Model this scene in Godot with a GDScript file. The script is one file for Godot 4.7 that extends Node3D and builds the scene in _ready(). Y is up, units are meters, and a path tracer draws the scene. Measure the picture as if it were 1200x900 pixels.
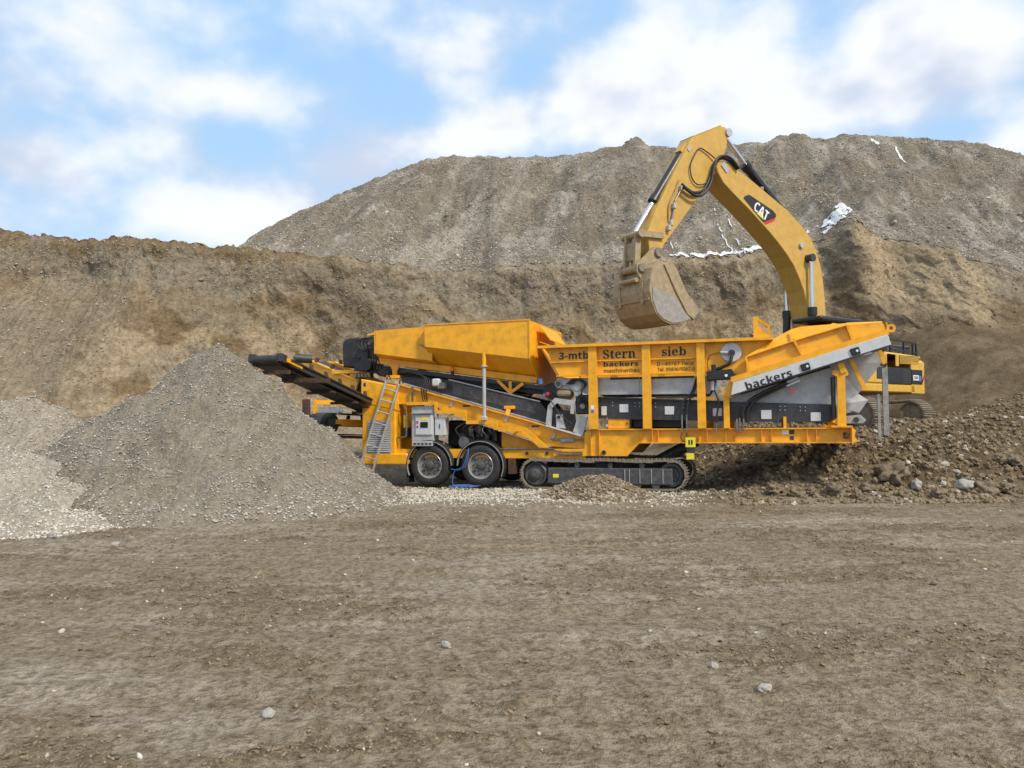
extends Node3D
# A gravel pit: a star screening plant, an excavator behind it, gravel heaps, a cut face and a spoil hill.

const DOWN := Vector3(0, -1, 0)
var mats := {}
var noises := {}
var taken := {}

# ------------------------------------------------------------------ mesh collecting
class Shape:
	var v := PackedVector3Array()
	var n := PackedVector3Array()
	func tri3(a: Vector3, b: Vector3, c: Vector3, na: Vector3, nb: Vector3, nc: Vector3) -> void:
		if (c - a).cross(b - a).dot(na + nb + nc) < 0.0:
			v.append(a); v.append(c); v.append(b); n.append(na); n.append(nc); n.append(nb)
		else:
			v.append(a); v.append(b); v.append(c); n.append(na); n.append(nb); n.append(nc)
	func tri(a: Vector3, b: Vector3, c: Vector3, out: Vector3) -> void:
		var k := (c - a).cross(b - a).normalized()
		if k.dot(out) < 0.0:
			k = -k
		tri3(a, b, c, k, k, k)
	func quad(a: Vector3, b: Vector3, c: Vector3, d: Vector3, out: Vector3) -> void:
		tri(a, b, c, out); tri(a, c, d, out)
	func hexa(p: Array) -> void:            # eight corners: four below, four above in the same order
		var m := Vector3.ZERO
		for q: Vector3 in p:
			m += q / 8.0
		for f: Array in [[0, 1, 2, 3], [4, 5, 6, 7], [0, 1, 5, 4], [1, 2, 6, 5], [2, 3, 7, 6], [3, 0, 4, 7]]:
			var c: Vector3 = (p[f[0]] + p[f[1]] + p[f[2]] + p[f[3]]) / 4.0
			quad(p[f[0]], p[f[1]], p[f[2]], p[f[3]], c - m)
	func box(x0: float, x1: float, y0: float, y1: float, z0: float, z1: float) -> Shape:
		hexa([Vector3(x0, y0, z0), Vector3(x1, y0, z0), Vector3(x1, y0, z1), Vector3(x0, y0, z1), Vector3(x0, y1, z0), Vector3(x1, y1, z0), Vector3(x1, y1, z1), Vector3(x0, y1, z1)])
		return self
	func cbox(x0: float, x1: float, y0: float, y1: float, z0: float, z1: float, c := 0.015) -> Shape:   # a box with its edges along z and the front edges chamfered
		var o := PackedVector2Array([Vector2(x0 + c, y0), Vector2(x1 - c, y0), Vector2(x1, y0 + c), Vector2(x1, y1 - c), Vector2(x1 - c, y1), Vector2(x0 + c, y1), Vector2(x0, y1 - c), Vector2(x0, y0 + c)])
		return prism(o, z0, z1, c)
	func prism(o: PackedVector2Array, z0: float, z1: float, bevel := 0.0) -> Shape:      # an outline in x and y drawn out along z
		if Geometry2D.is_polygon_clockwise(o):
			o.reverse()
		var cap := o
		var zb := z1
		if bevel > 0.0:
			var k := o.size()
			cap = PackedVector2Array()
			for i in k:
				var a := (o[i] - o[(i + k - 1) % k]).normalized()
				var b := (o[(i + 1) % k] - o[i]).normalized()
				var na := Vector2(-a.y, a.x)
				var nb := Vector2(-b.y, b.x)
				var m := (na + nb) / maxf(0.35, 1.0 + na.dot(nb))
				cap.append(o[i] + m * bevel)
			zb = z1 - bevel
		var t := Geometry2D.triangulate_polygon(cap)
		var t0 := Geometry2D.triangulate_polygon(o)
		for i in range(0, t.size(), 3):
			tri(Vector3(cap[t[i]].x, cap[t[i]].y, z1), Vector3(cap[t[i + 1]].x, cap[t[i + 1]].y, z1), Vector3(cap[t[i + 2]].x, cap[t[i + 2]].y, z1), Vector3.BACK)
		for i in range(0, t0.size(), 3):
			tri(Vector3(o[t0[i]].x, o[t0[i]].y, z0), Vector3(o[t0[i + 1]].x, o[t0[i + 1]].y, z0), Vector3(o[t0[i + 2]].x, o[t0[i + 2]].y, z0), Vector3.FORWARD)
		for i in o.size():
			var j := (i + 1) % o.size()
			var e := o[j] - o[i]
			var out := Vector3(e.y, -e.x, 0)
			quad(Vector3(o[i].x, o[i].y, z0), Vector3(o[j].x, o[j].y, z0), Vector3(o[j].x, o[j].y, zb), Vector3(o[i].x, o[i].y, zb), out)
			if bevel > 0.0:
				quad(Vector3(o[i].x, o[i].y, zb), Vector3(o[j].x, o[j].y, zb), Vector3(cap[j].x, cap[j].y, z1), Vector3(cap[i].x, cap[i].y, z1), out + Vector3(0, 0, out.length()))
		return self
	func sheet(p: Array, thick: float) -> Shape:      # a flat outline of points with a thickness behind it (away from +z unless it faces elsewhere)
		var k: Vector3 = (p[2] - p[0]).cross(p[1] - p[0]).normalized()
		if k.z < 0.0:
			k = -k
		var m := Vector3.ZERO
		for q: Vector3 in p:
			m += q / p.size()
		for i in range(1, p.size() - 1):
			tri(p[0], p[i], p[i + 1], k)
			tri(p[0] - k * thick, p[i] - k * thick, p[i + 1] - k * thick, -k)
		for i in p.size():
			var a: Vector3 = p[i]
			var b: Vector3 = p[(i + 1) % p.size()]
			quad(a, b, b - k * thick, a - k * thick, (a + b) / 2.0 - m)
		return self
	func bar(a: Vector3, b: Vector3, w: float, d: float, side := Vector3.BACK) -> Shape:  # a square bar; d is its size along side
		var along := (b - a).normalized()
		var s := (side - along * side.dot(along)).normalized()
		var u := along.cross(s).normalized()
		var p := []
		for q: Vector3 in [a, b]:
			for k: Array in [[-1, -1], [1, -1], [1, 1], [-1, 1]]:
				p.append(q + u * (k[0] * w / 2.0) + s * (k[1] * d / 2.0))
		hexa(p)
		return self
	func cyl(a: Vector3, b: Vector3, r0: float, r1 := -1.0, sides := 16) -> Shape:
		if r1 < 0.0:
			r1 = r0
		var l := a.distance_to(b)
		return lathe(a, (b - a) / l, [Vector2(0, 0), Vector2(r0, 0), Vector2(r1, l), Vector2(0, l)], sides)
	func lathe(at: Vector3, axis: Vector3, profile: Array, sides := 24) -> Shape:        # profile: x radius, y along the axis; hard edges between its pieces
		var u := axis.cross(Vector3.UP if absf(axis.y) < 0.9 else Vector3.RIGHT).normalized()
		var w := axis.cross(u).normalized()
		for i in profile.size() - 1:
			var p: Vector2 = profile[i]
			var q: Vector2 = profile[i + 1]
			var e := (q - p).normalized()
			for k in sides:
				var a0 := TAU * k / sides
				var a1 := TAU * (k + 1) / sides
				var d0 := u * cos(a0) + w * sin(a0)
				var d1 := u * cos(a1) + w * sin(a1)
				var n0 := (d0 * e.y - axis * e.x).normalized()
				var n1 := (d1 * e.y - axis * e.x).normalized()
				var p0 := at + d0 * p.x + axis * p.y
				var p1 := at + d1 * p.x + axis * p.y
				var q0 := at + d0 * q.x + axis * q.y
				var q1 := at + d1 * q.x + axis * q.y
				if p.x > 0.0001:
					tri3(p0, p1, q1, n0, n1, n1)
				if q.x > 0.0001:
					tri3(p0, q1, q0, n0, n1, n0)
		return self
	func tube(path: Array, r: float, sides := 8, smooth := 3) -> Shape:
		var pts := PackedVector3Array()
		if path.size() > 2 and smooth > 1:
			for i in path.size() - 1:
				var p0: Vector3 = path[maxi(i - 1, 0)]
				var p3: Vector3 = path[mini(i + 2, path.size() - 1)]
				for k in smooth:
					pts.append((path[i] as Vector3).cubic_interpolate(path[i + 1], p0, p3, float(k) / smooth))
			pts.append(path[-1])
		else:
			pts = PackedVector3Array(path)
		var rings := []
		var norms := []
		var u := Vector3.ZERO
		for i in pts.size():
			var along := (pts[mini(i + 1, pts.size() - 1)] - pts[maxi(i - 1, 0)]).normalized()
			if i == 0:
				u = along.cross(Vector3.UP if absf(along.y) < 0.9 else Vector3.RIGHT).normalized()
			u = (u - along * u.dot(along)).normalized()
			var w := along.cross(u)
			var ring := PackedVector3Array()
			var nn := PackedVector3Array()
			for k in sides:
				var d := u * cos(TAU * k / sides) + w * sin(TAU * k / sides)
				ring.append(pts[i] + d * r); nn.append(d)
			rings.append(ring); norms.append(nn)
		for i in pts.size() - 1:
			for k in sides:
				var j := (k + 1) % sides
				tri3(rings[i][k], rings[i][j], rings[i + 1][j], norms[i][k], norms[i][j], norms[i + 1][j])
				tri3(rings[i][k], rings[i + 1][j], rings[i + 1][k], norms[i][k], norms[i + 1][j], norms[i + 1][k])
		return self
	func add(o: Shape, x: Transform3D) -> Shape:
		v.append_array(x * o.v)
		n.append_array(Transform3D(x.basis, Vector3.ZERO) * o.n)
		return self
	func hexa_tooth(z: float) -> Shape:
		hexa([Vector3(-6.32, 3.0, z - 0.06), Vector3(-6.02, 3.2, z - 0.03), Vector3(-6.02, 3.2, z + 0.03), Vector3(-6.32, 3.0, z + 0.06), Vector3(-6.36, 3.12, z - 0.06), Vector3(-6.03, 3.23, z - 0.03), Vector3(-6.03, 3.23, z + 0.03), Vector3(-6.36, 3.12, z + 0.06)])
		return self
	func made() -> ArrayMesh:
		var a := []
		a.resize(Mesh.ARRAY_MAX)
		a[Mesh.ARRAY_VERTEX] = v
		a[Mesh.ARRAY_NORMAL] = n
		var m := ArrayMesh.new()
		m.add_surface_from_arrays(Mesh.PRIMITIVE_TRIANGLES, a)
		return m

func v2(a: Array) -> PackedVector2Array:
	var o := PackedVector2Array()
	for i in range(0, a.size(), 2):
		o.append(Vector2(a[i], a[i + 1]))
	return o

# ------------------------------------------------------------------ naming
func numbered(called: String) -> String:
	taken[called] = taken.get(called, 0) + 1
	return called if taken[called] == 1 else "%s_%03d" % [called, taken[called] - 1]

func tag(o: Node, label: String, category: String, group := "", kind := "") -> void:
	if label: o.set_meta("label", label)
	if category: o.set_meta("category", category)
	if group: o.set_meta("group", group)
	if kind: o.set_meta("kind", kind)

func thing(called: String, label: String, category: String, at := Transform3D(), group := "") -> Node3D:
	var o := Node3D.new()
	o.name = numbered(called)
	add_child(o)
	o.transform = at
	tag(o, label, category, group)
	return o

func put(called: String, mesh: Mesh, m: Material, parent: Node = self, x := Transform3D()) -> MeshInstance3D:
	var o := MeshInstance3D.new()
	o.mesh = mesh
	o.material_override = m
	o.name = numbered(called) if parent == self else called
	parent.add_child(o, true)
	o.transform = x
	return o

func part(called: String, s: Shape, m: Material, parent: Node = self, x := Transform3D()) -> MeshInstance3D:
	return put(called, s.made(), m, parent, x)

func lettering(words: String, high: float, wide: float, at: Vector3, m: Material, parent: Node, serif := false, turn := 0.0, bold := 700, yaw := 0.0) -> MeshInstance3D:
	var f := SystemFont.new()
	f.font_names = PackedStringArray(["Droid Serif" if serif else "Droid Sans"])
	f.font_weight = bold
	var t := TextMesh.new()
	t.text = words
	t.font = f
	t.font_size = 48
	t.pixel_size = 0.01
	t.depth = 0.06
	t.curve_step = 1.5
	var b := t.get_aabb().size
	var o := put("lettering", t, m, parent)
	o.transform = Transform3D(Basis(Vector3.UP, yaw) * Basis(Vector3.BACK, turn) * Basis.from_scale(Vector3(wide / b.x, high / b.y, 0.1)), at)
	return o

# ------------------------------------------------------------------ materials
func noise(key: String, kind: int, freq: float, octaves := 4, gain := 0.5) -> FastNoiseLite:
	if not noises.has(key):
		var f := FastNoiseLite.new()
		f.seed = 11 + noises.size() * 7
		f.noise_type = kind as FastNoiseLite.NoiseType
		f.frequency = freq
		f.fractal_type = FastNoiseLite.FRACTAL_FBM if octaves > 1 else FastNoiseLite.FRACTAL_NONE
		f.fractal_octaves = octaves
		f.fractal_gain = gain
		noises[key] = f
	return noises[key]

func noise_tex(key: String, n: FastNoiseLite, stops: Array, size := 512, as_normal := false, strength := 4.0) -> NoiseTexture2D:
	if not mats.has("t_" + key):
		var t := NoiseTexture2D.new()
		t.width = size
		t.height = size
		t.seamless = true
		t.seamless_blend_skirt = 0.2
		t.noise = n
		t.as_normal_map = as_normal
		t.bump_strength = strength
		if stops:
			var g := Gradient.new()
			var o := PackedFloat32Array()
			var c := PackedColorArray()
			for s: Array in stops:
				o.append(s[0])
				c.append(Color(s[1], s[1] if s.size() < 3 else s[2], s[1] if s.size() < 3 else s[3]))
			g.offsets = o
			g.colors = c
			t.color_ramp = g
		mats["t_" + key] = t
	return mats["t_" + key]

func lin(r: float, g: float, b: float) -> Color:
	return Color(r, g, b).linear_to_srgb()

func mat(key: String, c: Color, rough := 0.6, metal := 0.0) -> StandardMaterial3D:
	if not mats.has(key):
		var m := StandardMaterial3D.new()
		m.resource_name = key
		m.albedo_color = c
		m.roughness = rough
		m.metallic = metal
		mats[key] = m
	return mats[key]

func worn(key: String, c: Color, rough: float, metal: float, patches: Array, scale := 0.8, dirt := Color(0, 0, 0, 0)) -> StandardMaterial3D:   # paint or metal with uneven tone and grain
	if mats.has(key):
		return mats[key]
	var m := mat(key, c, rough, metal)
	m.uv1_triplanar = true
	m.uv1_scale = Vector3.ONE * scale
	m.albedo_texture = noise_tex("w_" + key, noise("wn_" + key, FastNoiseLite.TYPE_SIMPLEX_SMOOTH, 0.012, 6, 0.62), patches, 512)
	m.roughness_texture = noise_tex("rough", noise("rough", FastNoiseLite.TYPE_SIMPLEX_SMOOTH, 0.02, 5, 0.6), [[0.0, 0.65], [0.5, 0.85], [1.0, 1.0]], 512)
	if dirt.a > 0.0:
		m.detail_enabled = true
		m.detail_blend_mode = BaseMaterial3D.BLEND_MODE_MIX
		m.detail_uv_layer = BaseMaterial3D.DETAIL_UV_2
		m.uv2_triplanar = true
		m.uv2_scale = Vector3.ONE * scale * 1.7
		m.detail_albedo = noise_tex("d_" + key, noise("dn", FastNoiseLite.TYPE_SIMPLEX_SMOOTH, 0.02, 3), [[0.0, dirt.r, dirt.g, dirt.b], [1.0, dirt.r * 1.15, dirt.g * 1.15, dirt.b * 1.15]], 128)
		var k: float = dirt.a
		m.detail_mask = noise_tex("dm_" + key, noise("dmn_" + key, FastNoiseLite.TYPE_SIMPLEX_SMOOTH, 0.015, 7, 0.65), [[0.0, 0.0], [0.52, 0.02 * k], [0.7, 0.45 * k], [1.0, k]], 512)
	return m

func earth(key: String, fine := 1.6, coarse := 0.23, bump := 3.0) -> StandardMaterial3D:   # soil: vertex colours times two scales of mottling, with relief
	if mats.has(key):
		return mats[key]
	var m := mat(key, Color.WHITE, 0.95)
	m.vertex_color_use_as_albedo = true
	m.metallic_specular = 0.25
	m.uv1_triplanar = true
	m.uv1_world_triplanar = true
	m.uv1_scale = Vector3.ONE * fine
	m.albedo_texture = noise_tex("earth_f", noise("earth_f", FastNoiseLite.TYPE_SIMPLEX_SMOOTH, 0.009, 8, 0.74), [[0.0, 0.5, 0.47, 0.42], [0.36, 0.80, 0.785, 0.76], [0.55, 0.95, 0.945, 0.935], [0.75, 1.0, 1.0, 1.0], [1.0, 1.0, 1.0, 1.0]], 1024)
	m.heightmap_enabled = true
	m.heightmap_scale = bump
	m.heightmap_texture = noise_tex("earth_h", noise("earth_h", FastNoiseLite.TYPE_SIMPLEX_SMOOTH, 0.012, 8, 0.70), [], 1024)
	m.detail_enabled = true
	m.detail_blend_mode = BaseMaterial3D.BLEND_MODE_MUL
	m.detail_uv_layer = BaseMaterial3D.DETAIL_UV_2
	m.uv2_triplanar = true
	m.uv2_world_triplanar = true
	m.uv2_scale = Vector3.ONE * coarse
	m.detail_albedo = noise_tex("earth_c", noise("earth_c", FastNoiseLite.TYPE_SIMPLEX_SMOOTH, 0.02, 7, 0.68), [[0.0, 0.7, 0.68, 0.64], [0.5, 0.92, 0.91, 0.9], [0.8, 1.0, 1.0, 1.0]], 1024)
	return m

# ------------------------------------------------------------------ ground surfaces
func ss(a: float, b: float, x: float) -> float:
	return smoothstep(a, b, x)

func keyed(k: Array, x: float) -> float:
	if x <= k[0]:
		return k[1]
	for i in range(2, k.size(), 2):
		if x <= k[i]:
			return lerpf(k[i - 1], k[i + 1], (x - k[i - 2]) / (k[i] - k[i - 2]))
	return k[-1]

func grid(pos: PackedVector3Array, cols: int, col: PackedColorArray) -> ArrayMesh:
	var rows := pos.size() / cols
	var nor := PackedVector3Array()
	nor.resize(pos.size())
	for r in rows:
		for c in cols:
			var i := r * cols + c
			var dx := pos[i + (1 if c < cols - 1 else 0)] - pos[i - (1 if c > 0 else 0)]
			var dz := pos[i + (cols if r < rows - 1 else 0)] - pos[i - (cols if r > 0 else 0)]
			nor[i] = dx.cross(dz).normalized()
	var idx := PackedInt32Array()
	idx.resize((rows - 1) * (cols - 1) * 6)
	var k := 0
	for r in rows - 1:
		for c in cols - 1:
			var i := r * cols + c
			idx[k] = i; idx[k + 1] = i + cols; idx[k + 2] = i + 1
			idx[k + 3] = i + 1; idx[k + 4] = i + cols; idx[k + 5] = i + cols + 1
			k += 6
	var a := []
	a.resize(Mesh.ARRAY_MAX)
	a[Mesh.ARRAY_VERTEX] = pos
	a[Mesh.ARRAY_NORMAL] = nor
	a[Mesh.ARRAY_COLOR] = col
	a[Mesh.ARRAY_INDEX] = idx
	var m := ArrayMesh.new()
	m.add_surface_from_arrays(Mesh.PRIMITIVE_TRIANGLES, a)
	return m

func stone_mesh(seed_: int, level := 1, rough := 0.22, flat := 0.75) -> ArrayMesh:     # a broken stone or clod about one unit across
	var t := (1.0 + sqrt(5.0)) / 2.0
	var p: Array[Vector3] = []
	for q: Array in [[-1, t, 0], [1, t, 0], [-1, -t, 0], [1, -t, 0], [0, -1, t], [0, 1, t], [0, -1, -t], [0, 1, -t], [t, 0, -1], [t, 0, 1], [-t, 0, -1], [-t, 0, 1]]:
		p.append(Vector3(q[0], q[1], q[2]).normalized())
	var f := [0, 11, 5, 0, 5, 1, 0, 1, 7, 0, 7, 10, 0, 10, 11, 1, 5, 9, 5, 11, 4, 11, 10, 2, 10, 7, 6, 7, 1, 8, 3, 9, 4, 3, 4, 2, 3, 2, 6, 3, 6, 8, 3, 8, 9, 4, 9, 5, 2, 4, 11, 6, 2, 10, 8, 6, 7, 9, 8, 1]
	for l in level:
		var mid := {}
		var g := []
		for i in range(0, f.size(), 3):
			var e := []
			for k in 3:
				var a: int = f[i + k]
				var b: int = f[i + (k + 1) % 3]
				var key := Vector2i(mini(a, b), maxi(a, b))
				if not mid.has(key):
					mid[key] = p.size()
					p.append((p[a] + p[b]).normalized())
				e.append(mid[key])
			g.append_array([f[i], e[0], e[2], f[i + 1], e[1], e[0], f[i + 2], e[2], e[1], e[0], e[1], e[2]])
		f = g
	var nz := noise("stone", FastNoiseLite.TYPE_SIMPLEX_SMOOTH, 0.9, 3)
	var out: Array[Vector3] = []
	for q in p:
		var k := 0.5 * (1.0 + rough * 1.6 * nz.get_noise_3d(q.x * 1.3 + seed_ * 9.0, q.y * 1.3, q.z * 1.3))
		out.append(Vector3(q.x * k, q.y * k * flat, q.z * k * (0.75 + 0.2 * sin(seed_ * 1.7))))
	var s := Shape.new()
	var nn: Array[Vector3] = []
	nn.resize(out.size())
	for i in range(0, f.size(), 3):
		var k := (out[f[i + 2]] - out[f[i]]).cross(out[f[i + 1]] - out[f[i]])
		if k.dot(out[f[i]]) < 0.0:
			k = -k
		for j in 3:
			nn[f[i + j]] += k
	for i in range(0, f.size(), 3):
		s.tri3(out[f[i]], out[f[i + 1]], out[f[i + 2]], nn[f[i]].normalized(), nn[f[i + 1]].normalized(), nn[f[i + 2]].normalized())
	return s.made()

func scatter(called: String, label: String, category: String, mesh: Mesh, m: Material, at: PackedVector3Array, size: PackedFloat32Array, tint: PackedColorArray, parent: Node = self, seed_ := 5) -> MultiMeshInstance3D:
	var r := RandomNumberGenerator.new()
	r.seed = seed_
	var mm := MultiMesh.new()
	mm.transform_format = MultiMesh.TRANSFORM_3D
	mm.use_colors = true
	mm.mesh = mesh
	mm.instance_count = at.size()
	var b := PackedFloat32Array()
	b.resize(at.size() * 16)
	for i in at.size():
		var x := Basis.from_euler(Vector3(r.randf_range(-0.5, 0.5), r.randf() * TAU, r.randf_range(-0.5, 0.5))) * Basis.from_scale(Vector3(size[i] * r.randf_range(0.8, 1.25), size[i] * r.randf_range(0.6, 1.1), size[i]))
		var k := i * 16
		b[k] = x.x.x; b[k + 1] = x.y.x; b[k + 2] = x.z.x; b[k + 3] = at[i].x
		b[k + 4] = x.x.y; b[k + 5] = x.y.y; b[k + 6] = x.z.y; b[k + 7] = at[i].y
		b[k + 8] = x.x.z; b[k + 9] = x.y.z; b[k + 10] = x.z.z; b[k + 11] = at[i].z
		b[k + 12] = tint[i].r; b[k + 13] = tint[i].g; b[k + 14] = tint[i].b; b[k + 15] = 1.0
	mm.buffer = b
	var o := MultiMeshInstance3D.new()
	o.multimesh = mm
	o.material_override = m
	o.name = numbered(called) if parent == self else called
	parent.add_child(o, true)
	tag(o, label, category, "", "stuff")
	return o

# ------------------------------------------------------------------ camera, sky, sun
# cloud banks: degrees right of the view's middle and up, half widths, how much cloud more or less
const BANKS := [[-26.0, 24.4, 12.6, 2.8, 0.4], [-31.1, 15.8, 3.8, 1.6, 0.75], [-20.7, 21.4, 5.3, 1.6, 0.6], [-25.9, 18.0, 6.3, 2.3, 0.4], [-21.4, 13.5, 6.1, 1.8, 0.8], [-16.2, 15.2, 4.6, 1.6, 0.7], [-10.7, 17.8, 3.6, 1.3, 0.65], [-5.8, 19.2, 4.3, 1.4, 0.75], [-0.6, 20.0, 3.7, 1.4, 0.55], [-4.0, 23.3, 2.5, 1.8, 0.35], [-6.8, 26.9, 6.8, 2.0, 0.3], [11.6, 23.2, 8.6, 4.1, 0.8], [4.9, 21.4, 4.9, 2.4, 0.5], [18.0, 23.6, 3.3, 3.9, 0.35], [20.4, 20.4, 5.0, 1.8, 0.75], [28.5, 22.5, 5.9, 3.5, 1.0], [32.5, 16.7, 1.7, 1.1, 0.6], [-18.5, 18.3, 4.0, 1.4, -0.3], [-10.7, 22.2, 4.2, 3.6, -0.4], [1.2, 23.9, 2.4, 3.1, -0.4], [21.6, 24.4, 1.8, 2.2, -0.5], [29.3, 17.9, 2.7, 0.8, -0.25], [-29.2, 13.4, 4.4, 1.2, -0.15], [6.2, 26.6, 4.9, 1.5, -0.15]]

func sky_part(full_w: int, full_h: int, x0: int, y0: int, w: int, h: int) -> Image:
	var big := noise("cloud_big", FastNoiseLite.TYPE_SIMPLEX_SMOOTH, 1.0, 6, 0.55)
	var thick := noise("cloud_thick", FastNoiseLite.TYPE_SIMPLEX_SMOOTH, 0.8, 5, 0.55)
	var data := PackedFloat32Array()
	data.resize(w * h * 3)
	for j in h:
		var el := 90.0 - (y0 + j + 0.5) / full_h * 180.0
		var k := j * w * 3
		if el < -1.0:
			for i in w:
				data[k] = 0.20; data[k + 1] = 0.17; data[k + 2] = 0.13
				k += 3
			continue
		var e := deg_to_rad(maxf(el, 0.0))
		var up := sin(e)
		var hor := pow(1.0 - up, 3.2)
		var blue := Vector3(0.34, 0.58, 0.91).lerp(Vector3(0.58, 0.79, 0.97), hor)
		var near := []
		for b: Array in BANKS:
			if absf(el - b[1]) < 2.4 * b[3]:
				near.append(b)
		for i in w:
			var az := (x0 + i + 0.5) / full_w * 360.0 - 180.0
			var a := deg_to_rad(az)
			var p := Vector3(sin(a) * cos(e), up * 1.5, -cos(a) * cos(e)) * 3.2 + Vector3(17.3, 5.1, 9.7)
			var f := big.get_noise_3dv(p * 0.8) * 0.24 + big.get_noise_3dv(p * 2.2 + Vector3(3, 1, 7)) * 0.46
			var bias := 0.06 + 0.20 * ss(36.0, 60.0, absf(az)) + 0.20 * ss(29.0, 42.0, el)
			if absf(az) < 60.0:
				for b: Array in near:
					var q := Vector2((az - b[0]) / b[2], (el - b[1]) / b[3]).length_squared()
					if q < 6.0:
						bias += 0.72 * b[4] * exp(-q)
			var cover := ss(-0.18, 0.66, f + bias)
			var t := clampf(thick.get_noise_3dv(p * 1.2) + 0.5, 0.0, 1.0)
			var white := Vector3(0.60, 0.66, 0.80).lerp(Vector3(0.97, 0.97, 0.975), ss(0.40, 0.95, t + 0.25 * f + 0.35 * cover))
			var c := blue.lerp(white, cover * 0.9)
			data[k] = c.x; data[k + 1] = c.y; data[k + 2] = c.z
			k += 3
	return Image.create_from_data(w, h, false, Image.FORMAT_RGBF, data.to_byte_array())

func make_sky() -> ImageTexture:
	var im := sky_part(768, 384, 0, 0, 768, 384)
	im.resize(3072, 1536, Image.INTERPOLATE_CUBIC)
	# the part before the camera is worked out more finely
	im.blit_rect(sky_part(3072, 1536, 1136, 440, 800, 330), Rect2i(0, 0, 800, 330), Vector2i(1136, 440))
	# a panorama begins straight ahead: bring the middle to its edge
	var out := Image.create(3072, 1536, false, Image.FORMAT_RGBF)
	out.blit_rect(im, Rect2i(1536, 0, 1536, 1536), Vector2i(0, 0))
	out.blit_rect(im, Rect2i(0, 0, 1536, 1536), Vector2i(1536, 0))
	return ImageTexture.create_from_image(out)

func make_view() -> void:
	var cam := Camera3D.new()
	cam.name = "camera"
	cam.fov = rad_to_deg(2.0 * atan(450.0 / 942.0))
	cam.position = Vector3(0, 1.55, 0)
	cam.rotation.x = atan(45.0 / 942.0)
	cam.near = 0.05
	cam.far = 600.0
	cam.current = true
	add_child(cam)
	var env := Environment.new()
	env.background_mode = Environment.BG_SKY
	var sky := Sky.new()
	var sm := PanoramaSkyMaterial.new()
	sm.panorama = make_sky()
	sky.sky_material = sm
	env.sky = sky
	env.tonemap_mode = Environment.TONE_MAPPER_LINEAR
	env.tonemap_exposure = 1.08
	env.sdfgi_enabled = true
	env.ssao_enabled = true
	env.ssil_enabled = true
	var we := WorldEnvironment.new()
	we.name = "world_environment"
	we.environment = env
	add_child(we)
	var sun := DirectionalLight3D.new()
	sun.name = "sun"
	sun.light_energy = 1.15
	sun.light_color = Color(1.0, 0.95, 0.87)
	sun.light_angular_distance = 9.0
	sun.shadow_enabled = true
	add_child(sun)
	sun.look_at_from_position(Vector3(16, 24, 18), Vector3.ZERO)

# ------------------------------------------------------------------ the pit
const PLANT_YAW := 17.5
var plant_at := Transform3D(Basis(Vector3.UP, deg_to_rad(-17.5)) * Basis(Vector3.BACK, deg_to_rad(0.5)), Vector3(0, 0, -18.6))

func bank_height(x: float, z: float) -> float:
	var d := -z
	var n := noise("bank", FastNoiseLite.TYPE_SIMPLEX_SMOOTH, 0.5, 5, 0.55)
	var toe := 15.7 + 0.35 * n.get_noise_2d(x * 1.3, 3.0) + 0.5 * ss(9.0, 4.6, x)
	var w := ss(4.3, 7.4, x)
	var front := ss(toe, toe + 2.6, d)
	var h := w * front * (1.0 + 0.03 * clampf(x - 8.0, 0.0, 8.0) + 0.26 * ss(19.0, 22.0, d))
	h += ss(27.0, 34.0, d) * ss(4.0, 16.0, x) * 1.2
	h += ss(11.8, 17.0, x) * (0.9 * ss(18.0, 26.0, d) + 1.9 * ss(22.5, 31.0, d))
	var rough := ss(0.05, 0.4, h)
	return h + rough * (1.0 - 0.7 * ss(20.5, 22.5, d)) * (0.22 * n.get_noise_2d(x * 2.0, z * 2.0) + 0.14 * n.get_noise_2d(x * 6.0 + 40.0, z * 6.0))

func crumble(x: float, z: float) -> float:       # where the mud is broken into crumbs
	var a := noise("g_rut", FastNoiseLite.TYPE_SIMPLEX_SMOOTH, 0.55, 4, 0.6).get_noise_2d(x * 0.6 + 50.0, z * 0.95)
	var b := noise("crumbs", FastNoiseLite.TYPE_SIMPLEX_SMOOTH, 4.2, 5, 0.68).get_noise_2d(x * 0.9, z * 1.05)
	return ss(0.11, 0.25, 0.95 * a + 0.66 * b)

func ground_height(x: float, z: float) -> float:
	var d := -z
	var big := noise("g_big", FastNoiseLite.TYPE_SIMPLEX_SMOOTH, 0.12, 3)
	var rut := noise("g_rut", FastNoiseLite.TYPE_SIMPLEX_SMOOTH, 0.55, 4, 0.6)
	var fine := noise("g_fine", FastNoiseLite.TYPE_SIMPLEX_SMOOTH, 3.4, 4, 0.62)
	var h := 0.06 * big.get_noise_2d(x, z) * ss(3.0, 9.0, d)
	var flat := 1.0 - 0.8 * ss(17.0, 19.0, d)
	h += flat * 0.028 * rut.get_noise_2d(x * 0.45 + z * 0.12, z * 1.9)
	var f := fine.get_noise_2d(x * 0.8, z * 1.3)
	for q: Array in [[6.4, 0.05], [8.3, 0.05], [10.9, -0.04], [12.7, -0.04]]:       # shallow wheel lanes
		var off: float = (d - q[0] - q[1] * x - 0.35 * big.get_noise_2d(x * 0.7, q[0] * 9.0)) / 0.3
		if absf(off) < 2.5:
			h -= 0.03 * exp(-off * off) - 0.012 * exp(-pow(absf(off) - 1.4, 2.0) * 6.0)
	h += flat * (0.012 * f + 0.034 * crumble(x, z) * (0.25 + maxf(0.0, f)))
	h += ss(21.0, 31.0, d) * ss(3.0, -6.0, x) * 1.7
	h += ss(20.5, 26.0, d) * 0.45
	return h + bank_height(x, z)

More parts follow.
